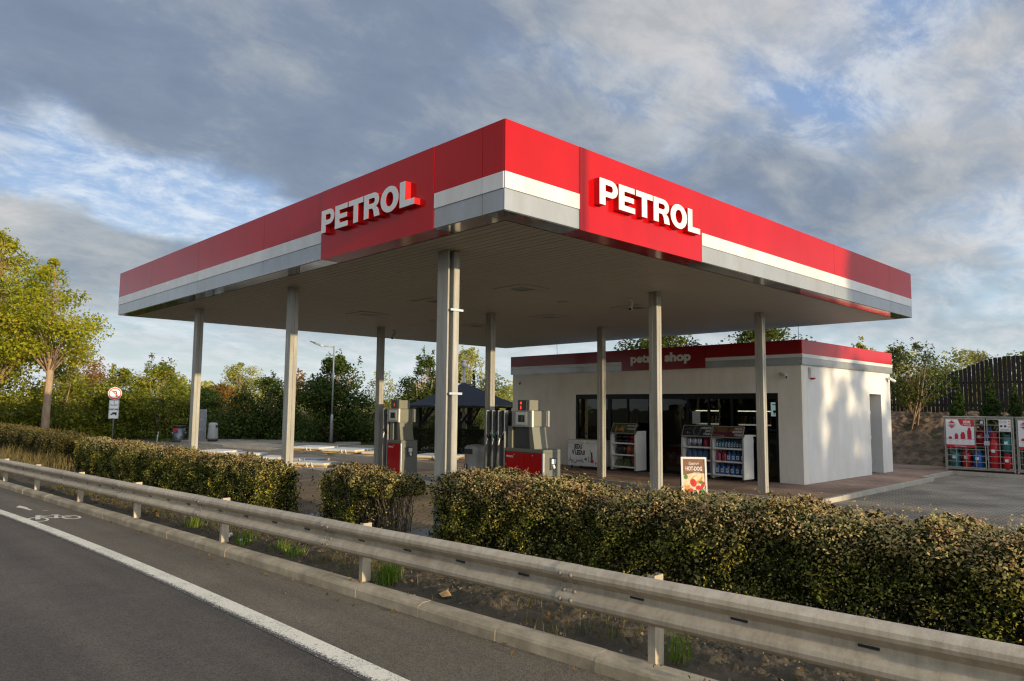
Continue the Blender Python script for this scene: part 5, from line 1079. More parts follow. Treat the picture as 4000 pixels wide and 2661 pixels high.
# ------------------------------------------------------------------ wooden fence
t = thing('slat_fence', 'tall dark wooden fence of upright boards with rising arched top behind the gas cages', 'fence', (29, 3, 2.1))
b = MB(); b2 = MB(); y = 15.; k = 0
while y > -9:
    h = 1.55+.75*sm(4.0, 1.2, y)+.05*math.sin(y*2); z0 = ground_z(29, y)-.12; w = .135+rnd.uniform(-.006, .006); dx = rnd.uniform(-.006, .006)
    b.box(29+dx, 29.022+dx, y-w, y, z0, ground_z(29, y)+h+rnd.uniform(-.015, .015)); y -= .158
part(b, 'boards', 'dark_wood', t)
for zz in (.3, 1.25):
    b = MB()
    for i in range(24): y = 15-i; b.box(29.03, 29.08, y-1, y, ground_z(29, y)+zz, ground_z(29, y)+zz+.09)
    part(b, 'rail', 'dark_wood', t)
# soil heap
grid_obj('soil_bank', np.linspace(23.2, 28.7, 170), np.linspace(-5, 11, 420), lambda x, y: ground_z(x, y)-.03+(.08+.10*mnoise.fractal(Vector((x*2.6, y*1.6, 0)), .7, 2.1, 6))*sm(23.2, 23.6, x)*sm(28.7, 28.3, x)*sm(11, 10, y), 'turned_soil', False)
# ------------------------------------------------------------------ guard rail
t = thing('guardrail', 'weathered galvanised W-beam crash barrier on posts running along the kerb', 'guardrail', (-1.9, 0, .4))
PRO = [(.012, 0), (.05, .014), (.075, .038), (.081, .066), (.072, .09), (.02, .128), (.004, .142), (.004, .168), (.02, .182), (.072, .22), (.081, .244), (.075, .272), (.05, .296), (.012, .31)]
def beam_x(y): return xk(y)+.105
YJ = [.62+3.33*i for i in range(-4, 8)]
for i in range(len(YJ)-1):
    ya, yb = YJ[i]-.2, YJ[i+1]; b = MB(); n = len(PRO); st = 8; vs = []
    for s in range(st+1):
        y = ya+(yb-ya)*s/st; off = .013*s/st
        for d, z in PRO: vs.append((beam_x(y)-d-off, y, zr(y)+.378+z))
        for d, z in PRO: vs.append((beam_x(y)-d-off+.0045, y, zr(y)+.378+z))
    fs = []
    for s in range(st):
        for k in range(n-1): a = s*2*n+k; c = a+2*n; fs.append((a, a+1, c+1, c)); a += n; c += n; fs.append((a, c, c+1, a+1))
        for k in (0, n-1): a = s*2*n+k; c = a+2*n; fs.append((a, c, c+n, a+n) if k == 0 else (a, a+n, c+n, c))
    for s in (0, st):
        for k in range(n-1): a = s*2*n+k; fs.append((a, a+n, a+n+1, a+1) if s == 0 else (a, a+1, a+n+1, a+n))
    b.add(vs, fs); bo = part(b, 'rail_beam', 'rail_steel', t, None, False)
    sm_ = [True]*len(bo.data.polygons); bo.data.polygons.foreach_set('use_smooth', sm_)
    md = bo.modifiers.new('bevel_split', 'EDGE_SPLIT'); md.split_angle = R(24)
    for dy in (.055, .155):
        for (z, d) in ((.245, .081), (.19, .03), (.118, .034), (.066, .081)):
            y = yb-dy; b = MB(); b.lathe([(.019, 0), (.018, -.006), (.011, -.014), (.0, -.017)], 10, (beam_x(y)-d-.0125, y, zr(y)+.378+z), 0, 'x'); part(b, 'bolt', 'bolt_steel', t, bo, True)
    for dy in (.5, 1.25, 2.0, 2.75):
        y = ya+dy+.1; b = MB(); b.box(beam_x(y)-.0185, beam_x(y)-.0045, y-.055, y+.055, zr(y)+.378+.149, zr(y)+.378+.163); part(b, 'slot', 'black_plastic', t, bo)
for i, y in enumerate([-6.95, -3.48, 0., 3.31, 6.67, 9.9, 13.3, 16.6, 20, 23.3]):
    b = MB(); x = beam_x(y)+.02; zt = zr(y)+.378+.318
    b.box(x, x+.10, y-.03, y-.024, verge_z(x, y)-.15, zt); b.box(x, x+.006, y-.024, y+.03, verge_z(x, y)-.15, zt); b.box(x+.094, x+.1, y-.024, y+.03, verge_z(x, y)-.15, zt)
    po = part(b, 'post', 'rail_steel', t)
    b = MB(); b.box(beam_x(y)-.003, x-.001, y-.05, y+.05, zr(y)+.51, zr(y)+.56); part(b, 'spacer', 'rail_steel', t, po)
# ------------------------------------------------------------------ hedges
def hedge(name, label, ya, yb, xc, hw, z0, z1, nleaf, size, mat, ntwig, gap=None, endbare=0., cat='hedge'):
    t = thing(name, label, cat, (xc((ya+yb)/2), (ya+yb)/2, 0)); ox, oy = t.location.x, t.location.y
    L_ = yb-ya
    def P(n, inner=False):
        y = RNG.uniform(ya, yb, n); xcv = np.array([xc(v) for v in y]); hwv = hw*(1+.10*np.sin(y*2.3)+.07*np.sin(y*5.1+1)); z0v = np.array([z0(v) for v in y]); z1v = z1+.04*np.sin(y*1.7)+.035*np.sin(y*4.3+2)+.03*np.sin(y*9.7)
        H = z1v-z0v; per = 2*H.mean()+2*hw; sel = RNG.uniform(0, 1, n); fr = H.mean()/per
        dep = RNG.exponential(.05 if not inner else .2, n)-.03+.06*np.sin(y*7+sel*20)*RNG.uniform(0, 1, n)
        u = RNG.uniform(0, 1, n); x = np.empty(n); z = np.empty(n); N0 = np.zeros((n, 3))
        f = sel < fr; g = (sel >= fr) & (sel < 2*fr); k = sel >= 2*fr
        x[f] = (xcv-hwv)[f]+dep[f]; z[f] = (z0v+u*H)[f]; N0[f, 0] = -1
        x[g] = (xcv+hwv)[g]-dep[g]; z[g] = (z0v+u*H)[g]; N0[g, 0] = 1
        x[k] = (xcv-hwv+2*hwv*u)[k]; z[k] = (z1v-dep)[k]; N0[k, 2] = 1
        lump = np.array([mnoise.fractal(Vector((a*1.7, c*3.1, e*3.4)), 1., 2., 2) for a, c, e in zip(x, y, z)]); amp = .13
        x[f] -= (lump*amp)[f]; x[g] += (lump*amp)[g]; z[k] += (lump*.06)[k]
        # round the shoulders
        sh = np.clip((z-(z1v-.16))/.16, 0, 1); x = xcv+(x-xcv)*(1-.18*sh**2)
        N0[:, 2] += .4
        pts = np.stack([x, y, z], 1)
        e = RNG.uniform(0, 1, n) < (1.6*hw/L_)                      # end caps
        yy = np.where(RNG.uniform(0, 1, n) < .5, ya+np.abs(dep), yb-np.abs(dep)); pts[e, 1] = yy[e]; pts[e, 0] = (xcv+hwv*(2*u-1))[e]; pts[e, 2] = (z0v+RNG.uniform(0, 1, n)*H)[e]
        N0[e] = np.stack([np.zeros(n), np.where(yy > (ya+yb)/2, 1., -1.), np.full(n, .3)], 1)[e]
        return pts, N0, z0v, z1v
    pts, N0, z0v, z1v = P(nleaf)
    # thin out: clumpy gaps low down, and an optional bare zone
    f = (pts[:, 2]-z0v)/(z1v-z0v); cl_ = np.sin(pts[:, 1]*6.1+np.sin(pts[:, 2]*9)*1.3)+np.sin(pts[:, 1]*2.7+pts[:, 2]*7+1)+.6*np.sin(pts[:, 1]*13+pts[:, 2]*17)
    keep = RNG.uniform(0, 1, nleaf) < np.clip(.30+.95*f+.36*cl_*(1-f*.75), .05, 1.)
    if gap: keep &= ~(gap(pts) & (RNG.uniform(0, 1, nleaf) < .93))
    pts, N0 = pts[keep], N0[keep]; off = np.array([ox, oy, 0])
    leaves('foliage', pts-off, size, mat, t, .58, .3, .16, N0)
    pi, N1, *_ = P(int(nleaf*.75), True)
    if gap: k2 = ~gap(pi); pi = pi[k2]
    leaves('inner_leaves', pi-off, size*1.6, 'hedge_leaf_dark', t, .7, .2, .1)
    b = MB()
    for k in range(ntwig):
        y = rnd.uniform(ya+.05, yb-.05); x = xc(y)+rnd.uniform(-.75, .75)*hw; zb = z0(y)-.05; zt = zb+(z1-zb)*rnd.uniform(.6, 1.03); lx, ly = rnd.uniform(-.22, .22), rnd.uniform(-.22, .22)
        m = Vector((x+lx*.5+rnd.uniform(-.05, .05), y+ly*.5+rnd.uniform(-.05, .05), (zb+zt)/2)); e = Vector((x+lx, y+ly, zt)); r = rnd.uniform(.004, .009)*(size/.03)**.5
        b.tube([(x, y, zb), m, e], [r*1.2, r, r*.4], 4)
        for q in range(2): a = m.lerp(e, rnd.uniform(0, .7)); b.tube([a, a+Vector((rnd.uniform(-.18, .18), rnd.uniform(-.18, .18), rnd.uniform(.08, .3)))], [r*.6, r*.2], 3)
    part(b, 'branches', 'twig', t)
    # a few soft shoots above the clipped top
    n = int(L_*44); y = RNG.uniform(ya, yb, n); P0 = np.stack([np.array([xc(v) for v in y])+RNG.uniform(-hw, hw, n)*.85, y, np.full(n, z1)+RNG.uniform(-.02, .13, n)], 1)
    P0 = np.repeat(P0, 5, 0)+RNG.normal(size=(n*5, 3))*np.array([.018, .018, .03]); leaves('new_shoots', P0-off, size*.85, mat, t, .5, .3, .15)
    return t
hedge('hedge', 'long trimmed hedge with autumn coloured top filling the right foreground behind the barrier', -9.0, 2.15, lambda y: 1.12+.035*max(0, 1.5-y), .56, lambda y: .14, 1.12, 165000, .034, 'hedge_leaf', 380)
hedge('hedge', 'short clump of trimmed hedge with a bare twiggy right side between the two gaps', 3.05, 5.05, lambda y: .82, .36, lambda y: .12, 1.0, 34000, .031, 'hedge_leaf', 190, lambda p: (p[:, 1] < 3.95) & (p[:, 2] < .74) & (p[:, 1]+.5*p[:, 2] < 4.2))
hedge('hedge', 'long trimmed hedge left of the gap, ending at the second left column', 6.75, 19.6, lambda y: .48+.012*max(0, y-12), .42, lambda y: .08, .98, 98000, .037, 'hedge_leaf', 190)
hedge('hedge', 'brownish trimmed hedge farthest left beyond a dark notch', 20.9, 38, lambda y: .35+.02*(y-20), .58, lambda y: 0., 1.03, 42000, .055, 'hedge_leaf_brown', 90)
# hedge around the gazebo, clipped box
t = thing('hedge', 'dark clipped hedge in front of the gazebo between the fuel pumps', 'hedge', (13.6, 17.6, G)); n = 26000
s = RNG.uniform(0, 1, n); a0 = np.array([12.62, 19.3]); a1 = np.array([15.2, 15.9]); d = a1-a0; nrm = np.array([-d[1], d[0]])/np.linalg.norm(d)*-1
q = RNG.uniform(0, 1, n); dep = RNG.exponential(.03, n); top = q > .68; w = RNG.uniform(0, 1, n)
xy = a0+d*s[:, None]+nrm*np.where(top, w*.55, dep)[:, None]*-1; z = np.where(top, 1.08-dep+.02*np.sin(s*40), w*1.08)
xy = xy if True else xy
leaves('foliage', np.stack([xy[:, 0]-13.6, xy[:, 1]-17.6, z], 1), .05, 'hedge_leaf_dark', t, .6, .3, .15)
b = MB()
for k in range(40): f = rnd.random(); c = a0+d*f+nrm*-.25; b.tube([(c[0]-13.6, c[1]-17.6, -.1), (c[0]-13.6+rnd.uniform(-.1, .1), c[1]-17.6+rnd.uniform(-.1, .1), .9)], [.015, .006], 4)
b.build('branches', 'twig', t)
# ------------------------------------------------------------------ trees and shrubs
def tree(name, label, cat, loc, h, r, base, mat, nleaf, ls, tr, ncl=46, shape='round', sig=.30, bark='bark', shoots=0, stems=1, group=None, aspect=.62):
    """tapered trunk(s) with limbs to every clump; leaves gathered in clumps inside the crown volume"""
    t = thing(name, label, cat, loc, 0, group); ch = h-base; cs = []
    tries = 0
    while len(cs) < ncl:
        f = RNG.uniform(0, 1); tries += 1
        if shape == 'round': pr = math.sqrt(max(.02, 1-(2*f-.92)**2))
        elif shape == 'poplar': pr = math.sin(math.pi*min(.98, .12+f*.86)**.85)**.7*(1-.25*f)
        elif shape == 'cone': pr = max(.05, (1-f)**.85)
        else: pr = max(.12, (1-f**2.2))**.6                         # bush: wide to the ground
        rad = r*pr*math.sqrt(RNG.uniform(.12, 1)); a = RNG.uniform(0, 2*math.pi)
        c = Vector((rad*math.cos(a), rad*math.sin(a), base+ch*f*.96)); cs.append((c, pr))
    for k in range(shoots):
        a = RNG.uniform(0, 2*math.pi); rr = r*RNG.uniform(.1, .75); cs.append((Vector((rr*math.cos(a), rr*math.sin(a), base+ch*(RNG.uniform(.93, 1.05)-.25*(rr/r)**2))), .09))
    b = MB(); wob = [Vector((rnd.uniform(-.04, .04)*h*.5, rnd.uniform(-.04, .04)*h*.5, 0)) for _ in range(5)]
    if stems == 1:
        top = h*.86; tp = [Vector((0, 0, -.25)), Vector((0, 0, base*.4)), Vector((0, 0, base))+wob[0]*.5]+[Vector((0, 0, base+(top-base)*k/4))+wob[k] for k in range(1, 5)]
        rr = [tr*1.25, tr, tr*.86]+[tr*(.72-.16*k) for k in range(1, 5)]
        b.tube(tp, rr, 10)
    else:
        for k in range(stems):
            a = rnd.uniform(0, 6.28); b.tube([(rnd.uniform(-.3, .3)*r*.5, rnd.uniform(-.3, .3)*r*.5, -.2), (r*.22*math.cos(a), r*.22*math.sin(a), h*.3), (r*.45*math.cos(a), r*.45*math.sin(a), h*.72)], [tr, tr*.7, tr*.25], 6)
    for c, pr in cs:
        z = max(base*.85, c.z-ch*.22-(c.xy.length)*.45); s0 = Vector((0, 0, z)) if stems == 1 else Vector((c.x*.2, c.y*.2, max(.1, z*.7)))
        m = s0.lerp(c, .5)+Vector((0, 0, .06*ch)); r0 = tr*(.34 if stems == 1 else .4)*max(.25, 1-z/h); b.tube([s0, m, c], [r0, r0*.6, r0*.18], 5)
    b.build('trunk', bark, t, True)
    w = np.array([max(.3, p) if p > .1 else .085 for _, p in cs]); w /= w.sum(); idx = RNG.choice(len(cs), nleaf, p=w)
    C_ = np.array([tuple(c) for c, _ in cs]); S = np.array([max(.22, p) if p > .1 else .16 for _, p in cs])*r*sig*RNG.uniform(.7, 1.25, len(cs)); zs_ = np.array([.72 if p > .1 else 2.3 for _, p in cs])
    g = RNG.normal(size=(nleaf, 3)); g *= np.minimum(1, 1.9/np.linalg.norm(g, axis=1))[:, None]
    P = C_[idx]+g*S[idx][:, None]*np.stack([np.ones(nleaf), np.ones(nleaf), zs_[idx]], 1); P[:, 2] = np.maximum(P[:, 2], .05)
    leaves('crown', P, ls, mat, t, aspect, .35, .15, g*.5+np.array([0, 0, .4])); return t
def gz(x, y): return ground_z(x, y)
TR = [
 ('poplar', 'tallest yellow green poplar at the left edge, cut by the frame', 'tree', (1.1, 41.0), 11.6, 2.7, 3.4, 'poplar_leaf', 17000, .18, .22, 80, 'poplar', .29, 0, 1),
 ('poplar', 'yellow green poplar with a bare pale trunk standing beside the tallest one', 'tree', (3.1, 38.6), 10.0, 2.35, 4.3, 'poplar_leaf', 12500, .17, .19, 62, 'poplar', .27, 0, 1),
 ('bush', 'dark green maple bush at the left edge below the poplars', 'bush', (1.0, 44.2), 5.6, 2.6, .1, 'bush_leaf', 11000, .2, .08, 50, 'bush', .3, 3, 4),
 ('bush', 'green bush behind the bare poplar trunk', 'bush', (4.6, 43.0), 4.6, 2.1, .1, 'bush_leaf', 9000, .18, .07, 44, 'bush', .3, 3, 4),
 ('orange_tree', 'orange leaved sparse tree right of the poplars', 'tree', (7.4, 50.0), 5.4, 2.2, .6, 'orange_leaf', 5500, .19, .1, 46, 'bush', .28, 6, 3),
 ('bush', 'yellow green bush behind the traffic sign', 'bush', (7.6, 42.4), 4.3, 1.9, .1, 'bush_leaf', 9500, .17, .07, 46, 'bush', .28, 6, 4),
 ('bush', 'tall green bush with pointed shoots left of the leftmost canopy column', 'bush', (9.5, 40.6), 4.9, 1.9, .1, 'bush_leaf', 10500, .16, .07, 50, 'bush', .27, 8, 4),
 ('bush', 'darker low bush right of the leftmost canopy column', 'bush', (12.5, 42.2), 3.2, 1.7, .1, 'dark_leaf', 8000, .17, .07, 40, 'bush', .3, 4, 4),
 ('bush', 'low brown orange bush on the skyline between the left columns', 'bush', (17.4, 51.5), 3.6, 2.3, .1, 'orange_leaf', 6000, .2, .07, 40, 'bush', .32, 4, 4),
 ('round_tree', 'pale round distant tree on the skyline between the left columns', 'tree', (23.8, 62.3), 6.2, 2.1, 1.2, 'pale_leaf', 8000, .2, .12, 46, 'round', .3, 0, 1),
 ('bush', 'dark green bush left of the second left column', 'bush', (14.3, 36.6), 3.9, 2.0, .1, 'dark_leaf', 11000, .17, .08, 50, 'bush', .3, 4, 4),
 ('orange_tree', 'thin orange brown young tree right of the second left column', 'tree', (22.7, 48.4), 5.2, .9, 1.0, 'orange_leaf', 2200, .16, .05, 24, 'poplar', .3, 2, 1),
 ('walnut_tree', 'broad dark green tree directly behind the street lamp', 'tree', (15.9, 31.2), 5.1, 2.1, .25, 'dark_leaf', 15000, .18, .1, 60, 'bush', .27, 6, 3),
 ('sapling', 'sparse thin leaved tree behind the third left column', 'tree', (19.5, 31.8), 4.3, 1.3, .4, 'pale_leaf', 2600, .13, .05, 40, 'bush', .3, 6, 3),
 ('leafy_tree', 'dark green leafy tree left of the gazebo roof', 'tree', (18.2, 25.6), 5.0, 1.5, .4, 'dark_leaf', 10000, .14, .09, 50, 'bush', .27, 6, 3),
 ('ash_tree', 'pale green feathery tree rising behind the gazebo', 'tree', (21.9, 26.2), 5.8, 1.7, .6, 'pale_leaf', 9500, .15, .09, 54, 'round', .26, 5, 1),
 ('cypress', 'narrow dark conifer behind the gazebo, left of two', 'conifer', (17.6, 21.9), 3.9, .34, .05, 'cypress_leaf', 5500, .08, .04, 120, 'cone', .35, 0, 1),
 ('cypress', 'narrow dark conifer behind the gazebo, right of two', 'conifer', (18.15, 21.5), 4.15, .38, .05, 'cypress_leaf', 6000, .08, .04, 120, 'cone', .35, 0, 1),
 ('bush', 'distant yellowish bush on the skyline left of the shop', 'bush', (43.3, 46.5), 4.0, 2.6, .1, 'pale_leaf', 4500, .22, .08, 34, 'bush', .32, 2, 4),
 ('walnut_tree', 'broad tree behind the shop roof, left of two', 'tree', (22.6, 13.0), 5.7, 2.3, 2.0, 'olive_leaf', 12000, .17, .14, 54, 'round', .27, 5, 1),
 ('walnut_tree', 'broad tree behind the shop roof, right of two', 'tree', (24.2, 9.0), 5.9, 2.2, 2.2, 'olive_leaf', 12000, .17, .14, 54, 'round', .27, 5, 1),
 ('garden_tree', 'small green tree just above the right part of the shop roof', 'tree', (31.2, 7.6), 5.6, 1.1, 1.8, 'bush_leaf', 4200, .14, .06, 32, 'round', .3, 3, 1),
 ('garden_tree', 'pale green tree at the far right corner of the shop roof', 'tree', (31.8, 6.0), 5.3, 1.3, 1.5, 'pale_leaf', 4800, .14, .06, 34, 'round', .3, 2, 1),
 ('shrub', 'loose leafy shrub with long upright shoots in front of the dark fence', 'shrub', (26.6, 3.75), 5.0, 1.25, .95, 'olive_leaf', 4800, .115, .04, 60, 'round', .24, 16, 5),
 ('garden_tree', 'yellow green tree behind the fence around the bare branches', 'tree', (38.4, 5.0), 5.6, 2.0, 1.4, 'pale_leaf', 6500, .17, .08, 44, 'round', .28, 3, 1),
 ('garden_tree', 'low yellow green tree behind the raised part of the fence', 'tree', (38.8, 3.1), 4.9, 1.9, 1.4, 'pale_leaf', 5500, .17, .08, 40, 'round', .3, 2, 1),
 ('garden_tree', 'green tree behind the fence at the right edge', 'tree', (39.2, 1.4), 5.7, 2.0, 1.4, 'bush_leaf', 6000, .17, .08, 40, 'round', .28, 4, 1)]
for (nm, lab, cat, (x, y), h, r, base, mat, nl, ls, tr, ncl, shp, sg, sh, st) in TR:
    z = gz(x, y) if y > 15 else (gz(x, y) if x < 29 else 0.)
    tree(nm, lab, cat, (x, y, z), h-z, r, max(.05, base-z) if base > 1 else base, mat, nl, ls, tr, ncl, shp, sg, 'bark', sh, st)
for i, (x, y, h, r) in enumerate([(24.1, 1.5, 3.75, .42), (24.5, .55, 3.85, .52), (24.2, -.25, 3.2, .45), (24.6, -1.0, 3.95, .55)]):
    z = gz(x, y)
    tree('thuja', ['slim dark thuja behind the left end of the gas cage', 'tall thuja with a sunlit tip behind the middle of the gas cage', 'shortest thuja of the row behind the cages', 'tall thuja with a sunlit edge nearest the right edge'][i], 'conifer', (x, y, z), h-z, r, .03, 'thuja_leaf', 12000, .075, .03, 190, 'cone', .3, 'twig', 0, 1, 'thujas behind the gas cages')
# bare tree behind the fence
t = thing('bare_tree', 'leafless tree with twisted dark twigs rising above the fence', 'tree', (29.7, 2.3, 1.9)); b = MB()
def grow(p, d, L_, r, lev):
    q = p+d*L_*.5+Vector((rnd.uniform(-.1, .1), rnd.uniform(-.1, .1), rnd.uniform(-.05, .1)))*L_; e = q+(d+Vector((rnd.uniform(-.3, .3), rnd.uniform(-.3, .3), rnd.uniform(-.15, .2)))).normalized()*L_*.5
    b.tube([p, q, e], [r, r*.8, r*.6], 5 if lev < 3 else 4)
    if lev >= 5: return
    for k in range(2 if lev < 1 else 3 if rnd.random() < .45 else 2):
        nd = (d+Vector((rnd.uniform(-.85, .85), rnd.uniform(-.95, .95), rnd.uniform(-.25, .45)))).normalized(); grow(e if k == 0 else q.lerp(e, rnd.random()), nd, L_*rnd.uniform(.62, .85), r*.6, lev+1)
grow(Vector((0, 0, 0)), Vector((0, 0, 1)), 1.0, .08, 0); grow(Vector((.0, -.3, 0)), Vector((0, -.3, 1)).normalized(), .9, .06, 1); b.build('branches', 'twig', t, True)
# trees outside the frame on the sun side: they throw the patchy shade on the shop and canopy end
RNG = np.random.default_rng(47); rnd.seed(47)
for i, (x, y, h, r, base, nl, ls, lab) in enumerate([(11.5, -45, 14.4, 2.3, 8.6, 17000, .3, 'tall roadside tree outside the frame on the sunny side'), (15.2, -43, 10.3, 2.7, .3, 12000, .28, 'wide bush outside the frame on the sunny side, middle one'), (18.6, -44, 9.6, 2.4, .3, 9000, .28, 'wide bush outside the frame on the sunny side, farthest one'), (12.1, -41, 9.9, 2.5, .3, 12000, .28, 'wide bush outside the frame on the sunny side, nearest one'), (22.8, -46, 9.4, 2.8, .3, 16000, .3, 'large bush outside the frame beyond the parking area'), (8.6, -38, 5.6, 2.2, .3, 9000, .3, 'low bush outside the frame on the sunny side'), (13.4, -48, 9.2, 2.9, .3, 20000, .3, 'round bush outside the frame behind the nearest one'), (17.0, -48, 9.2, 2.9, .3, 20000, .3, 'round bush outside the frame behind the middle one'), (20.4, -48, 8.6, 2.8, .3, 16000, .3, 'round bush outside the frame behind the farthest one')]):
    tree('roadside_tree', lab, 'tree', (x, y, -.05), h, r, base, 'bush_leaf', nl, ls, .16, 60, 'round' if i == 0 else 'bush', .26, 'bark', 2, 1)
t = thing('lamp_post', 'grey lamp post outside the frame on the sunny side', 'street lamp', (.75, -17, 0)); b = MB(); b.tube([(0, 0, -.1), (0, 0, 9.2)], [.09, .06], 10); b.build('pole', 'lamp_zinc', t, True); b = MB(); b.tube([(0, 0, 9.2), (-1.2, 0, 9.5)], .04, 8); b.build('arm', 'lamp_zinc', t); b = MB(); b.cbox(-1.8, -1.2, -.12, .12, 9.45, 9.57, .03); b.build('lamp_head', 'steel_dark', t)
# far wood on the horizon
n = 26000; a = RNG.uniform(R(-30), R(125), n); D = RNG.uniform(95, 150, n); hh = 2.2+1.3*np.sin(a*17)+.9*np.sin(a*41+1)+.5*np.sin(a*97)
P = np.stack([-6+D*np.cos(a), -6+D*np.sin(a), np.abs(RNG.uniform(0, 1, n)**.7*(hh+1.6))], 1)
struct(tag(leaves('far_wood', P, 1.0, 'pale_leaf', None, .8, .2, .1), 'low band of distant trees and scrub along the horizon', 'wood'), 'stuff')
n = 16000; a = RNG.uniform(R(118), R(212), n); D = RNG.uniform(34, 46, n); hh = 5.5+1.6*np.sin(a*13)+1.2*np.sin(a*31+1)  # unseen wood across the road, added to darken reflections and shaded faces
P = np.stack([-6+D*np.cos(a), -6+D*np.sin(a), np.abs(RNG.uniform(0, 1, n)**.8*hh)], 1)
struct(tag(leaves('added_unseen_wood', P, .8, 'dark_leaf', None, .8, .2, .1), 'unseen belt of trees across the road, added to darken that horizon', 'wood'), 'stuff')
# undergrowth below the bushes
n = 30000; s = RNG.uniform(0, 1, n); x = -2+s*24+RNG.normal(size=n)*.7; y = 43.5-np.maximum(0, s-.35)*26+RNG.normal(size=n)*1.4+2
P = np.stack([x, y, np.array([gz(a, c) for a, c in zip(x, y)])+np.abs(RNG.normal(size=n))*.62], 1)
struct(tag(leaves('undergrowth', P, .2, 'dark_leaf', None, .6, .3, .12), 'dark tangle of low growth under the bushes behind the station', 'undergrowth'), 'stuff')
# grass: meadow, dry stems, verge weeds, tufts
def scat(n, x0, x1, y0, y1, f): 
    x = RNG.uniform(x0, x1, n); y = RNG.uniform(y0, y1, n); return np.stack([x, y, np.array([f(a, c) for a, c in zip(x, y)])], 1)
P = scat(16000, 9, 28, 29, 44, lambda x, y: gz(x, y)-.02); P = P[(P[:, 0] > 14.6) | (P[:, 1] > 37.3)]; struct(tag(blades('meadow_grass', P, .16, 'grass_blade', None, .6, .04), 'short grass on the slope behind the station', 'grass'), 'stuff')
P = scat(5200, 6, 26, 33, 44, lambda x, y: gz(x, y)-.02); P = P[(P[:, 1]+P[:, 0]*.85 > 47.5)]; struct(tag(blades('dry_grass', P, .8, 'dry_grass', None, .5, .03), 'tall dry grass stems in front of the bushes', 'dry grass'), 'stuff')
P = scat(1500, -1.9, .1, 19, 28, lambda x, y: verge_z(x, y)); struct(tag(blades('dry_grass', P, .55, 'dry_grass', None, .6, .02), 'pale dry grass before the farthest left hedge', 'dry grass'), 'stuff')
P = scat(5200, -1.9, .4, -6, 14, verge_z); dn = np.sin(P[:, 1]*1.9)+np.sin(P[:, 1]*4.7+P[:, 0]*6)+.03*P[:, 1]*3+RNG.normal(size=len(P))*.3; P = P[dn > .5]; P[:, 2] += .02; struct(tag(blades('verge_weeds', P, .10, 'weed_blade', None, 1.1, .010), 'small weeds scattered on the soil verge behind the barrier', 'weeds'), 'stuff')
for i, (x, y, n, h, lab) in enumerate([(-1.74, -.22, 170, .26, 'largest bright green grass tuft beside the barrier post nearest the middle'), (-1.72, 5.0, 80, .2, 'grass tuft farthest left below the barrier'), (-1.78, 3.0, 80, .2, 'grass tuft just right of the second barrier post with litter'), (-1.7, 2.2, 70, .17, 'grass tuft in the middle of three between two barrier posts'), (-1.76, 1.7, 60, .15, 'small grass tuft, rightmost of three between two barrier posts'), (-1.66, -3.55, 45, .2, 'thin grass tuft at the barrier post nearest the camera')]):
    P = np.zeros((n, 3)); P[:, :2] = RNG.normal(size=(n, 2))*.055; t = blades('grass_tuft', P, h, 'grass_blade', None, .9, .009); t.location = (x, y, verge_z(x, y)); tag(t, lab, 'grass tuft', 'grass tufts along the barrier')
n = 330; P = scat(n, -2.0, .3, -6.5, 13, verge_z); P[:, 2] += .035; struct(tag(leaves('fallen_leaves', P, .055, 'fallen_leaf', None, .7, .75, .2), 'dry brown leaves lying on the soil verge', 'fallen leaves'), 'stuff')
n = 26; y = RNG.uniform(-5, 8, n); x = np.array([xk(v) for v in y])-np.abs(RNG.normal(size=n))*.18-.02; P = np.stack([x, y, np.array([zr(v) for v in y])+.012], 1); struct(tag(leaves('gutter_leaves', P, .05, 'fallen_leaf', None, .7, .85, .15), 'few dry leaves lying in the gutter of the bicycle lane', 'fallen leaves'), 'stuff')
n = 1000; P = scat(n, -1.95, -.2, -6.5, 13, verge_z); P[:, 2] += .03; struct(tag(leaves('pebbles', P, .026, 'stone_brown', None, .9, .6, .3), 'small stones scattered over the soil verge', 'pebbles'), 'stuff')
P = scat(1500, -1.9, -.1, -6, 14, verge_z); P = P[np.sin(P[:, 1]*2.3+1)+np.sin(P[:, 1]*5.9+P[:, 0]*5) > .75]; struct(tag(blades('dry_stems', P, .17, 'dry_grass', None, 1.2, .008), 'thin dry stems among the weeds of the verge', 'dry stems'), 'stuff')
# litter
b = MB(); b.add([(-.09, -.06, .01), (.08, -.07, .02), (.1, .05, .045), (.0, .08, .015), (-.08, .05, .05), (.0, .0, .055)], [(0, 1, 5), (1, 2, 5), (2, 3, 5), (3, 4, 5), (4, 0, 5)]); o = b.build('paper_scrap', 'litter_white'); o.location = (-1.76, 3.1, verge_z(-1.76, 3.1)+.01); tag(o, 'crumpled white paper scrap beside a barrier post', 'litter')
b = MB(); b.lathe([(.03, 0), (.038, .09)], 10, (0, 0, 0), 0, 'x'); o = b.build('paper_cup', 'litter_white', None, True); o.location = (-1.8, 3.62, verge_z(-1.8, 3.62)+.04); tag(o, 'white paper cup lying under the barrier left of the post', 'litter')
b = MB(); b.add([(-.05, -.03, .0), (.05, -.04, .0), (.055, .03, .04), (-.04, .04, .02)], [(0, 1, 2, 3)]); o = b.build('orange_leaf', 'flame'); o.location = (-1.70, -1.06, verge_z(-1.7, -1.06)+.02); tag(o, 'single large yellow leaf on the soil behind the kerb', 'leaf')
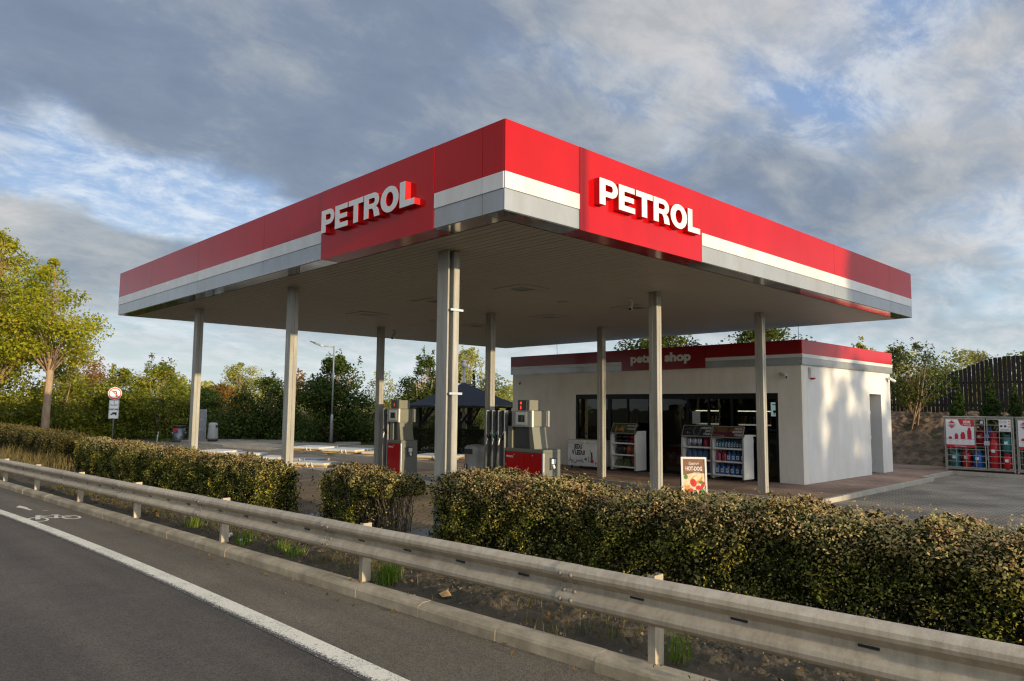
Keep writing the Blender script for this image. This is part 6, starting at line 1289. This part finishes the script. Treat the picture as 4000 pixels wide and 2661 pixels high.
# ------------------------------------------------------------------ sky, sun, camera
w = bpy.data.worlds.new('World'); scene.world = w; w.use_nodes = True; nt = w.node_tree; nt.nodes.clear(); N = nt.nodes.new; L = nt.links.new
out = N('ShaderNodeOutputWorld'); tc = N('ShaderNodeTexCoord'); G_ = tc.outputs['Generated']
sky = N('ShaderNodeTexSky'); sky.sky_type = 'NISHITA'; sky.sun_disc = False; sky.sun_elevation = R(7.7); sky.sun_rotation = R(182.4); sky.air_density = 1.2; sky.dust_density = 1.6; sky.ozone_density = 1.2
bg1 = N('ShaderNodeBackground'); L(sky.outputs[0], bg1.inputs[0]); bg1.inputs[1].default_value = .13
def math_(op, a, b_=None, c=None):
    n = N('ShaderNodeMath'); n.operation = op
    for i, v in enumerate((a, b_, c)):
        if v is None: continue
        if isinstance(v, (int, float)): n.inputs[i].default_value = v
        else: L(v, n.inputs[i])
    return n.outputs[0]
def smooth(v, a, b_, o0=0., o1=1.):
    n = N('ShaderNodeMapRange'); n.interpolation_type = 'SMOOTHSTEP'; L(v, n.inputs[0]); n.inputs[1].default_value = a; n.inputs[2].default_value = b_; n.inputs[3].default_value = o0; n.inputs[4].default_value = o1; return n.outputs[0]
sx = N('ShaderNodeSeparateXYZ'); L(G_, sx.inputs[0]); dx, dy, dz = sx.outputs
zc = math_('ADD', math_('MAXIMUM', dz, 0.), .30)
cm = N('ShaderNodeCombineXYZ'); L(math_('DIVIDE', dx, zc), cm.inputs[0]); L(math_('DIVIDE', dy, zc), cm.inputs[1]); plane = cm.outputs[0]
def noise(vec, sc, det=8, rough=.6, rot=0., stretch=(1, 1, 1), dist=0., off=(0, 0, 0)):
    mp = N('ShaderNodeMapping'); mp.inputs['Scale'].default_value = stretch; mp.inputs['Rotation'].default_value = (0, 0, rot); mp.inputs['Location'].default_value = off; L(vec, mp.inputs[0])
    n = N('ShaderNodeTexNoise'); n.inputs['Scale'].default_value = sc; n.inputs['Detail'].default_value = det; n.inputs['Roughness'].default_value = rough; n.inputs['Distortion'].default_value = dist; L(mp.outputs[0], n.inputs['Vector']); return n.outputs['Fac']
def blob_(c, r0, r1, zs=2.2):
    """1 inside, 0 outside an ellipse of sky directions (flattened vertically)"""
    c = Vector(c).normalized(); va = N('ShaderNodeVectorMath'); va.operation = 'SUBTRACT'; L(G_, va.inputs[0]); va.inputs[1].default_value = c
    vm = N('ShaderNodeVectorMath'); vm.operation = 'MULTIPLY'; L(va.outputs[0], vm.inputs[0]); vm.inputs[1].default_value = (1, 1, zs)
    ln = N('ShaderNodeVectorMath'); ln.operation = 'LENGTH'; L(vm.outputs[0], ln.inputs[0]); return smooth(ln.outputs['Value'], r0, r1, 1., 0.)
n1 = noise(plane, 1.1, 9, .56, .4, (1, 1.2, 1), .2); n2 = noise(plane, 2.4, 8, .54, .9, (1, 1.2, 1), .25, (3.1, 1.7, 0)); n3 = noise(plane, 7.0, 8, .66, .3, (.85, 1.2, 1), .3, (7, 2, 0))
# ragged edges: jitter the direction before the soft regions are evaluated
jn = N('ShaderNodeTexNoise'); jn.inputs['Scale'].default_value = 5.5; jn.inputs['Detail'].default_value = 6; L(G_, jn.inputs['Vector'])
jv = N('ShaderNodeVectorMath'); jv.operation = 'MULTIPLY_ADD'; L(jn.outputs['Color'], jv.inputs[0]); jv.inputs[1].default_value = (.22, .22, .11); jv.inputs[2].default_value = (-.11, -.11, -.055)
ja = N('ShaderNodeVectorMath'); L(jv.outputs[0], ja.inputs[0]); L(G_, ja.inputs[1]); G_ = ja.outputs[0]
def mx_(*a):
    r = a[0]
    for q in a[1:]: r = math_('MAXIMUM', r, q)
    return r
def mul(a, k): return math_('MULTIPLY', a, k)
dark = mx_(blob_((.34, .86, .38), .12, .52, 2), mul(blob_((.58, .72, .36), .1, .42, 2), .55), mul(blob_((.86, .44, .27), .06, .34, 3), .75), mul(blob_((.55, .70, .62), .1, .5, 1.5), .5))
light = mx_(mul(blob_((.80, .40, .43), .06, .40, 2.4), 1.), mul(blob_((.93, .22, .36), .05, .30, 2), .8), mul(blob_((.955, .22, .215), .02, .22, 3), .9), mul(blob_((.20, .95, .235), .04, .24, 4), .42))
clear = mx_(blob_((.25, .93, .262), .06, .26, 3.0), mul(blob_((.42, .88, .222), .03, .20, 3.2), .9), mul(blob_((.97, .12, .15), .04, .26, 3), .55), mul(blob_((.80, .30, .52), .02, .16, 2), .3))
bank = blob_((.16, .965, .195), .08, .24, 4.6)
cov = math_('ADD', math_('ADD', mul(n1, .5), mul(n2, .5)), math_('SUBTRACT', math_('ADD', mul(bank, .20), mul(dark, .12)), mul(clear, .27)))
cov = smooth(cov, .34, .56); cov = math_('MULTIPLY', cov, smooth(dz, .04, .15, .12, 1.))
br = math_('ADD', math_('ADD', mul(n2, .47), mul(n3, .33)), math_('ADD', mul(n1, .2), math_('SUBTRACT', math_('ADD', mul(light, .15), mul(bank, .07)), mul(dark, .09)))); br = smooth(br, .24, .76)
cr = N('ShaderNodeValToRGB'); el = cr.color_ramp.elements; el[0].position = 0; el[0].color = (.155, .195, .28, 1); el[1].position = 1; el[1].color = (.60, .58, .575, 1)
for pp, cc in ((.32, (.20, .245, .335, 1)), (.55, (.30, .335, .39, 1)), (.78, (.42, .435, .46, 1))): e = el.new(pp); e.color = cc
L(br, cr.inputs[0])
# clear sky: pale at the horizon, blue above, mottled by small bright cloudlets
hz = N('ShaderNodeValToRGB'); el = hz.color_ramp.elements; el[0].position = 0; el[0].color = (.58, .68, .70, 1); el[1].position = 1; el[1].color = (.22, .34, .58, 1); e = el.new(.3); e.color = (.45, .60, .74, 1); e = el.new(.6); e.color = (.32, .46, .70, 1)
L(smooth(dz, .0, .42), hz.inputs[0])
veil = N('ShaderNodeMixRGB'); veil.inputs[2].default_value = (.72, .77, .84, 1); L(mul(smooth(n3, .40, .66), .8), veil.inputs[0]); L(hz.outputs[0], veil.inputs[1])
mc = N('ShaderNodeMixRGB'); L(cov, mc.inputs[0]); L(veil.outputs[0], mc.inputs[1]); L(cr.outputs[0], mc.inputs[2])
extra = math_('ADD', math_('MULTIPLY', smooth(dz, .5, .85), .9), math_('MULTIPLY', smooth(dy, -.25, -.95), math_('MULTIPLY', smooth(dz, .85, .2), 3.0)))
gain = N('ShaderNodeMixRGB'); gain.blend_type = 'MULTIPLY'; gain.inputs[0].default_value = 1; L(mc.outputs[0], gain.inputs[1])
cb = N('ShaderNodeCombineXYZ'); L(math_('ADD', 1., math_('MULTIPLY', extra, 1.08)), cb.inputs[0]); L(math_('ADD', 1., extra), cb.inputs[1]); L(math_('ADD', 1., math_('MULTIPLY', extra, .88)), cb.inputs[2]); L(cb.outputs[0], gain.inputs[2])
bg2 = N('ShaderNodeBackground'); L(gain.outputs[0], bg2.inputs[0]); bg2.inputs[1].default_value = 1.2
add = N('ShaderNodeMixShader'); add.inputs[0].default_value = .88; L(bg1.outputs[0], add.inputs[1]); L(bg2.outputs[0], add.inputs[2]); L(add.outputs[0], out.inputs[0])
sun = bpy.data.lights.new('sun', 'SUN'); sun.energy = 5.0; sun.angle = R(.6); sun.color = (1, .80, .50)
so = bpy.data.objects.new('sun', sun); COL.objects.link(so); so.rotation_euler = SUN_DIR.to_track_quat('-Z', 'Y').to_euler(); so.location = (0, -30, 20)
cam = bpy.data.cameras.new('camera'); cam.sensor_width = 36; cam.lens = 25.6606; cam.clip_start = .05; cam.clip_end = 4000
co = bpy.data.objects.new('camera', cam); COL.objects.link(co)
r_, u_, f_ = Vector((.720251, -.693655, .009009)), Vector((-.069256, -.058978, .995854)), Vector((.690248, .717889, .090519))
mm = Matrix((r_, u_, -f_)).transposed().to_4x4(); mm.translation = Vector((-6.07086, -6.47015, 2.16284)); co.matrix_world = mm
scene.camera = co
scene.view_settings.view_transform = 'Standard'; scene.view_settings.look = 'None'; scene.view_settings.exposure = 0; scene.view_settings.gamma = 1
scene.cycles.filter_width = 1.25; scene.cycles.max_bounces = 8; scene.cycles.transparent_max_bounces = 12; scene.cycles.use_denoising = True; scene.cycles.caustics_reflective = False; scene.cycles.caustics_refractive = False
